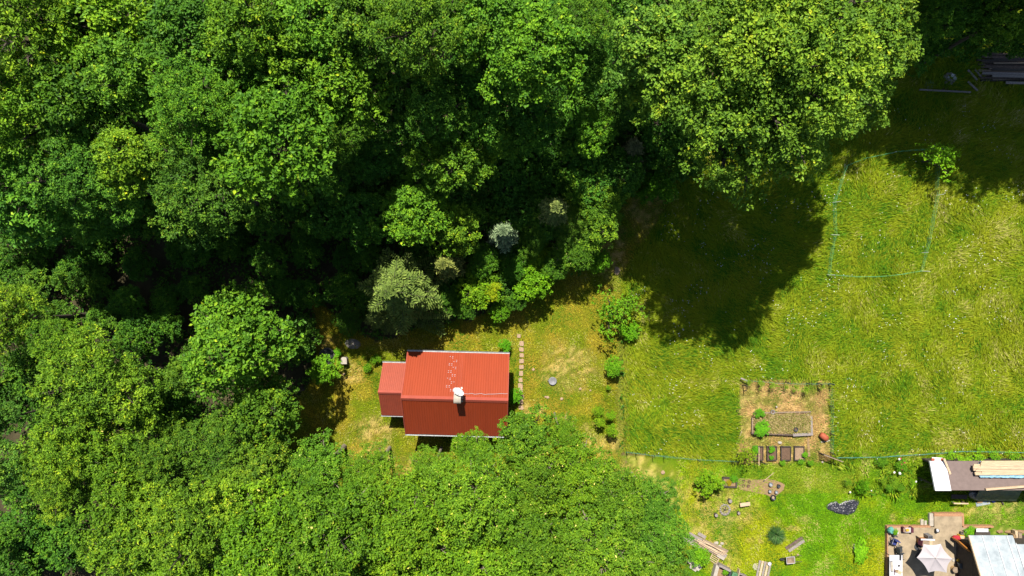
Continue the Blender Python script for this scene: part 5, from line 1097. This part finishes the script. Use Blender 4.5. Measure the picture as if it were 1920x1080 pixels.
def chair(px, py, m, label, rz, group, mb='dark'):
    c = P(px, py, TZ+.45); t = thing('garden_chair', label, 'chair', (c.x, c.y, TZ), R(rz), group)
    b = MB(); b.box((0, 0, .44), (.46, .44, .05)); b.build('seat', M[m], t, local=True); b = MB(); b.box((0, .24, .68), (.46, .05, .46), 0, (.15, 0)); b.build('backrest', M[m], t, local=True)
    for sx in (-1, 1):
        b = MB(); b.box((sx*.25, 0, .63), (.05, .44, .03)); b.build('armrest', M[mb], t, local=True)
        for sy in (-1, 1): b = MB(); b.box((sx*.21, sy*.19, .21), (.04, .04, .42)); b.build('leg', M[mb], t, local=True)
GC = 'chairs on the terrace'
chair(1687, 1030, 'dark', 'dark grey garden chair above the white table, upper one', 95, GC); chair(1688.5, 1042, 'dark', 'dark grey garden chair above the white table, lower one', 88, GC)
chair(1677, 1016.5, 'blue', 'blue folding chair at the left of the terrace', -20, GC, 'grey')
# coffee cluster top
t = table(1702, 994, 14, 9, .35, 'low dark bench with a lilac cloth and yellow things at the top of the terrace', 'cloth', 'wood_dark', 0, 'low_table', 'table')
small('storage_basket', 'dark brown basket at the right end of the low bench', 1711, 994.5, TZ, .20, .42, .42, 'maroon', 0, 'basket', 'maroon'); small('storage_basket', 'dark brown basket at the left end of the low bench', 1695.5, 994, TZ, .20, .38, .38, 'maroon', 0, 'basket', 'wood'); small('yellow_box', 'small yellow box on the low bench', 1702, 994.5, TZ+.35, .26, .18, .12, 'yellow', 10, 'box')
b = MB(); b.rock(P(1670, 994, TZ+.25), .26, rk, (1, 1.2, 1.1), 9, 5); tag(b.build('teal_sack', M['teal']), 'teal sack in the upper left corner of the terrace', 'sack')
pot(1674, 1000, .18, .3, TZ, M['dark'], 'dark pot with a white-green plant in the upper left terrace corner'); tree(1678, 997, 4.5, TZ+.4, 'shrub0', 'small green plant in the dark pot in the terrace corner', (.8, 1.1, .8), None, 'potted_plant', 'plant', .8)
b = MB(); b.rock(P(1682, 998.5, TZ+.35), .13, rk); tag(b.build('white_bag', M['white']), 'small white bag next to the potted plant in the terrace corner', 'bag'); plank('stick', (1676, 1001), (1684, 1007), .04, .04, TZ+.1, M['dark'], 'dark stick lying by the pot in the terrace corner', 'stick')
pot(1754, 993, .15, .34, TZ, M['dark'], 'dark pot below the landing of the terrace'); b = MB(); b.rock(P(1758, 994.5, TZ+.3), .14, rk); tag(b.build('white_ball', M['white']), 'white round thing beside the dark pot below the landing', 'ball')
# grill cart
table(1740, 1012, 26, 2.6, .85, 'narrow white-topped side shelf above the parasol', 'white', 'wood_dark', -2, 'side_shelf', 'shelf'); t = small('kitchen_cart', 'orange-brown wooden cart partly under the parasol', 1737, 1018, TZ, .85, .42, .72, 'orange_wood', 0, 'cart', 'wood'); small('pale_crate', 'pale yellow crate at the right end of the wooden cart', 1745.5, 1018, TZ, .26, .42, .76, 'wood_pale', 0, 'crate')
small('metal_box', 'dark grey metal box above the side shelf', 1745, 1007.5, TZ, .38, .24, .7, 'grey', 5, 'box', 'dark')
chair(1728, 1016, 'maroon', 'dark maroon chair left of the wooden cart', 80, GC); plank('plank', (1718, 1046), (1727, 1030), .28, .05, TZ+.35, M['wood_dark'], 'dark plank leaning at the left tip of the parasol')
# ------------------------------------------------------------------ second house (lower right corner)
t = thing('workshop', 'building with a pale grey-blue sheet metal roof at the lower right corner', 'building', P(1880, 1050, 0))
xl = 857*.956*S; yt = -464*.956*S; zE = 2.6; zR = 5.2; yR = yt-4.9; xm = P(1899, 1004, 2.6).x; xr_ = 48.5; sl = (zR-zE)/(yt-yR)
def sheet(b, x0, x1, y0, y1, dz=0, th=.06):
    f = lambda y: zE+(yt-y)*sl+dz
    nx_ = max(2, int((x1-x0)/.28)); ny_ = 14; r_ = random.Random(int(x0*10)); Vv_ = []
    g0 = [[0]*(nx_+1) for _ in range(ny_+1)]
    for j in range(ny_+1):
        for i in range(nx_+1):
            x = x0+(x1-x0)*i/nx_; y = y0+(y1-y0)*j/ny_; h = .05*(float(fbm(np.array([x*1.1]), np.array([y*1.6]), 90, 3)[0])-.5); Vv_.append((x, y, f(y)+h))
    Fs_ = [(j*(nx_+1)+i, (j+1)*(nx_+1)+i, (j+1)*(nx_+1)+i+1, j*(nx_+1)+i+1) for j in range(ny_) for i in range(nx_)]
    b.poly(Vv_, Fs_); b.poly([(x0, y0, f(y0)-.06), (x1, y0, f(y0)-.06), (x1, y1, f(y1)-.06), (x0, y1, f(y1)-.06), (x0, y0, f(y0)-.06-th), (x1, y0, f(y0)-.06-th), (x1, y1, f(y1)-.06-th), (x0, y1, f(y1)-.06-th)], [(3, 2, 1, 0), (4, 5, 6, 7), (0, 1, 5, 4), (1, 2, 6, 5), (2, 3, 7, 6), (3, 0, 4, 7)])
b = MB(); sheet(b, xl, xm, yt, yR); sheet(b, xm, xr_, yt-.62, yR, -.02); ro = b.build('roof', M['metal_pale'], t, True)
b = MB(); f = lambda y: zE+(yt-y)*sl
for x in (xl+1.03, xl+2.06, xl+3.05, xm+.02, xm+1.0): y0 = yt if x < xm-.05 else yt-.5; b.beam((x, y0, f(y0)+.05), (x, yR, f(yR)+.05), .035, .04)
b.build('sheet_seam', M['white'], ro)
side_ = MB(); side_.beam((xl-.04, yt, f(yt)-.05), (xl-.04, yR, f(yR)-.05), .07, .14); side_.build('verge_board', M['wood_pale'], ro)
b = MB(); b.box(((xl+.35+xr_)/2, (yt-.9+yR)/2, 1.25), (xr_-xl-.35, abs(yR-yt)-.9, 2.5)); b.poly([(xl+.36, yt-.9, 2.5), (xl+.36, yR, 2.5), (xl+.36, yR, f(yR)-.15), (xl+.36, yt-.9, f(yt-.9)-.15)], [(0, 1, 2, 3), (3, 2, 1, 0)]); b.build('wall', M['wood_dark'], t)
c = P(1811, 1026, 1.2); b = MB(); p0 = P(1797, 1014, 2.3); p1 = P(1824, 1038, 2.3)
b.beam((p0.x, p0.y, 1.9), (p1.x, p1.y, 1.9), .08, 1.0); b.build('door', M['orange_wood'], t)
b = MB(); q0 = P(1796, 1013, .45); b.prism(W2([(1797, 1014), (1822, 1036), (1830, 1060), (1797, 1048)], .5), 0, .46); b.build('door_step', M['dark'], t)
small('white_roof_hatch', 'white board lying flat in front of the metal roof', 1842, 994.5, 1.0, 1.0, .28, .06, 'white', 0, 'board'); small('planter_box', 'dark lean-to bench under the white board', 1843, 1000, .4, 1.25, .3, .5, 'wood_dark', 0, 'bench')
tree(1820, 996, 10, .6, 'shrub0', 'grassy plant in the strip between brick edging and metal roof', (.9, 1.15, .8), None, 'leafy_plant', 'plant', .5)
for x, y, m, w, d, l, nm in ((1906, 1002, 'wood_pale', .22, .6, 'upright pale board right of the metal roof', 'board'), (1913, 1006, 'wood', .3, .55, 'open wooden crate at the right edge', 'crate'), (1903, 1008, 'sand', .25, .5, 'tan board right of the metal roof corner', 'board')):
    small(nm, l, x, y, .3, w, d, .4, m, 3, nm)
for x0, x1, l in ((1868, 1882, 'left'), (1884, 1900, 'middle'), (1902, 1922, 'right')):
    b = MB(); b.rock(P((x0+x1)/2, 997, .08), (x1-x0)*S*.5, rk, (1, .45, .35), 9, 4); tag(b.build('earth_mound', M['sand']), 'low mound of dry earth above the metal roof, %s one' % l, 'mound', 'mounds of dry earth above the metal roof')
b = MB(); b.rock(P(1793, 1009, TZ+.35), .30, rk, (1.2, .9, .8), 9, 5); tag(b.build('red_cushion', M['red']), 'crumpled red cushion by the workshop door', 'cushion'); small('yellow_box', 'yellow box next to the red cushion', 1804, 1008, TZ, .42, .34, .4, 'yellow', -8, 'box', 'wood_pale')
plank('stick', (1788, 1013), (1790, 1020), .03, .03, TZ+.05, M['dark'], 'thin dark stick below the red cushion', 'stick')
pot(1800, 998, .13, .25, TZ, M['dark'], 'dark pot at the corner above the yellow box'); pot(1809, 995, .10, .22, TZ, M['white'], 'white pot between the brick edging and the grassy plant', msoil='white')
pot(1797, 1051, .22, .3, TZ, M['black'], 'black tub with orange-yellow flowers right of the parasol', 'planting_tub', 'tub'); b = MB(); b.rock(P(1797, 1050.5, TZ+.38), .15, rk, (1, 1, .5)); tag(b.build('flower_cluster', M['yellow']), 'orange-yellow flower cluster in the black tub right of the parasol', 'flowers')
t = thing('barbecue', 'long black barbecue barrel beside the parasol, right of the wicker stool', 'barbecue', P(1801, 1058, TZ)); b = MB(); b.tube([P(1800, 1055, TZ+.6), P(1803, 1064, TZ+.6)], .22, 12); b.build('barrel', M['dark'], t); b = MB(); b.box(P(1802, 1060, TZ+.2), (.3, .5, .4)); b.build('stand', M['black'], t)
b = MB(); b.rock(P(1802, 1071, TZ+.35), .18, rk, (1, 1.3, .8)); tag(b.build('flower_cluster', M['yellow']), 'yellow flower cluster below the barbecue', 'flowers'); pot(1801, 1072, .2, .3, TZ, M['terracotta'], 'terracotta pot below the barbecue'); pot(1794, 1077, .16, .3, TZ, M['maroon'], 'dark pot at the bottom edge below the barbecue')
t = thing('wicker_stool', 'round tan wicker stool at the right rim of the parasol', 'stool', P(1786, 1065, TZ)); c = P(1786, 1065, TZ); b = MB(); b.lathe(c, [(.20, 0), (.17, .2), (.22, .38)], 16); b.build('base', M['tan'], t); b = MB(); b.lathe(c+Vector((0, 0, .38)), [(.25, 0), (.25, .05), (.001, .07)], 18); b.build('seat', M['wood'], t)
pot(1788, 1049, .17, .05, TZ, M['concrete'], 'pale round dish right of the parasol tip', 'dish', 'dish', msoil='concrete')
# ------------------------------------------------------------------ shaded timber pile, upper right
t = thing('timber_pile', 'long old timber pile lying in deep shade at the right edge', 'timber pile', P(1885, 140, 0)); rw = random.Random(31)
for i in range(26):
    y = 100+i*2.0; x0 = 1838+rw.uniform(-8, 26)+max(0, (110-y))*1.2; b = MB(); z = .12+.20*rw.random(); b.beam(P(x0, y+rw.uniform(-1, 1), z), P(1945, y+rw.uniform(-1, 3), z), rw.uniform(.10, .2), .10); b.build('board', M[rw.choice(['wood_rot', 'wood_rot', 'wood', 'wood_dark'])], t)
for (x0, y0, x1, y1) in ((1842, 137, 1930, 139), (1860, 142, 1935, 144), (1886, 155, 1940, 156)): b = MB(); b.beam(P(x0, y0, .45), P(x1, y1, .45), .2, .08); b.build('board', M['wood_grey'], t)
plank('beam', (1724, 168), (1820, 173), .12, .12, .25, M['wood_grey'], 'thin grey beam lying on blocks in the shaded grass'); 
for x, y, l in ((1772, 168, 'left'), (1811, 173, 'right')): b = MB(); b.box(P(x, y, .06), (.5, .3, .12)); tag(b.build('support_block', M['wood_rot']), '%s block under the thin grey beam' % l, 'block', 'blocks under the thin grey beam')
plank('plank', (1815, 153), (1833, 170), .16, .06, .3, M['wood_grey'], 'short grey plank leaning beside the beam, lower one'); plank('plank', (1815, 131), (1832, 150), .16, .06, .2, M['wood_grey'], 'short grey plank lying in shade, middle one'); plank('plank', (1828, 130), (1842, 147), .14, .05, .2, M['wood_grey'], 'short grey plank lying in shade, nearest the timber pile')
t = thing('rubble_heap', 'heap of pale rubble and stones in the shaded grass', 'rubble heap', P(1781, 150, 0))
for i in range(26):
    a = rw.uniform(0, 6.28); q = .5*math.sqrt(rw.random()); c = P(1781, 149, .08); b = MB(); b.rock((c.x+q*math.cos(a), c.y+q*math.sin(a)*1.1, .1+.15*(1-q*2)), rw.uniform(.09, .18), rw, (1, 1, .7), 6, 3); b.build('stone', M['white'] if i % 6 == 0 else M['stone_grey'], t)
tuft('fern', 'whitish-flowering weed clump at the left end of the grey beam', 1741, 160, .4, 220, .45, .05, [(.10, .17, .05), (.2, .26, .12)], (.3, 1.2), 9)
# pale flagstone ground patch in the shade above the annexe
b = MB(); b.rock(P(662, 645, .03), .55, rk, (1.3, .9, .10), 11, 4); tag(b.build('flat_boulder', M['stone_grey']), 'flat grey rock in tree shade above the grey box', 'boulder')
b = MB(); b.rock(P(1157, 508, .06), .35, rk, (.8, 1.2, .3), 9, 4); tag(b.build('flat_boulder', M['stone']), 'pinkish flat rock in a patch of sun on the brown path', 'boulder')
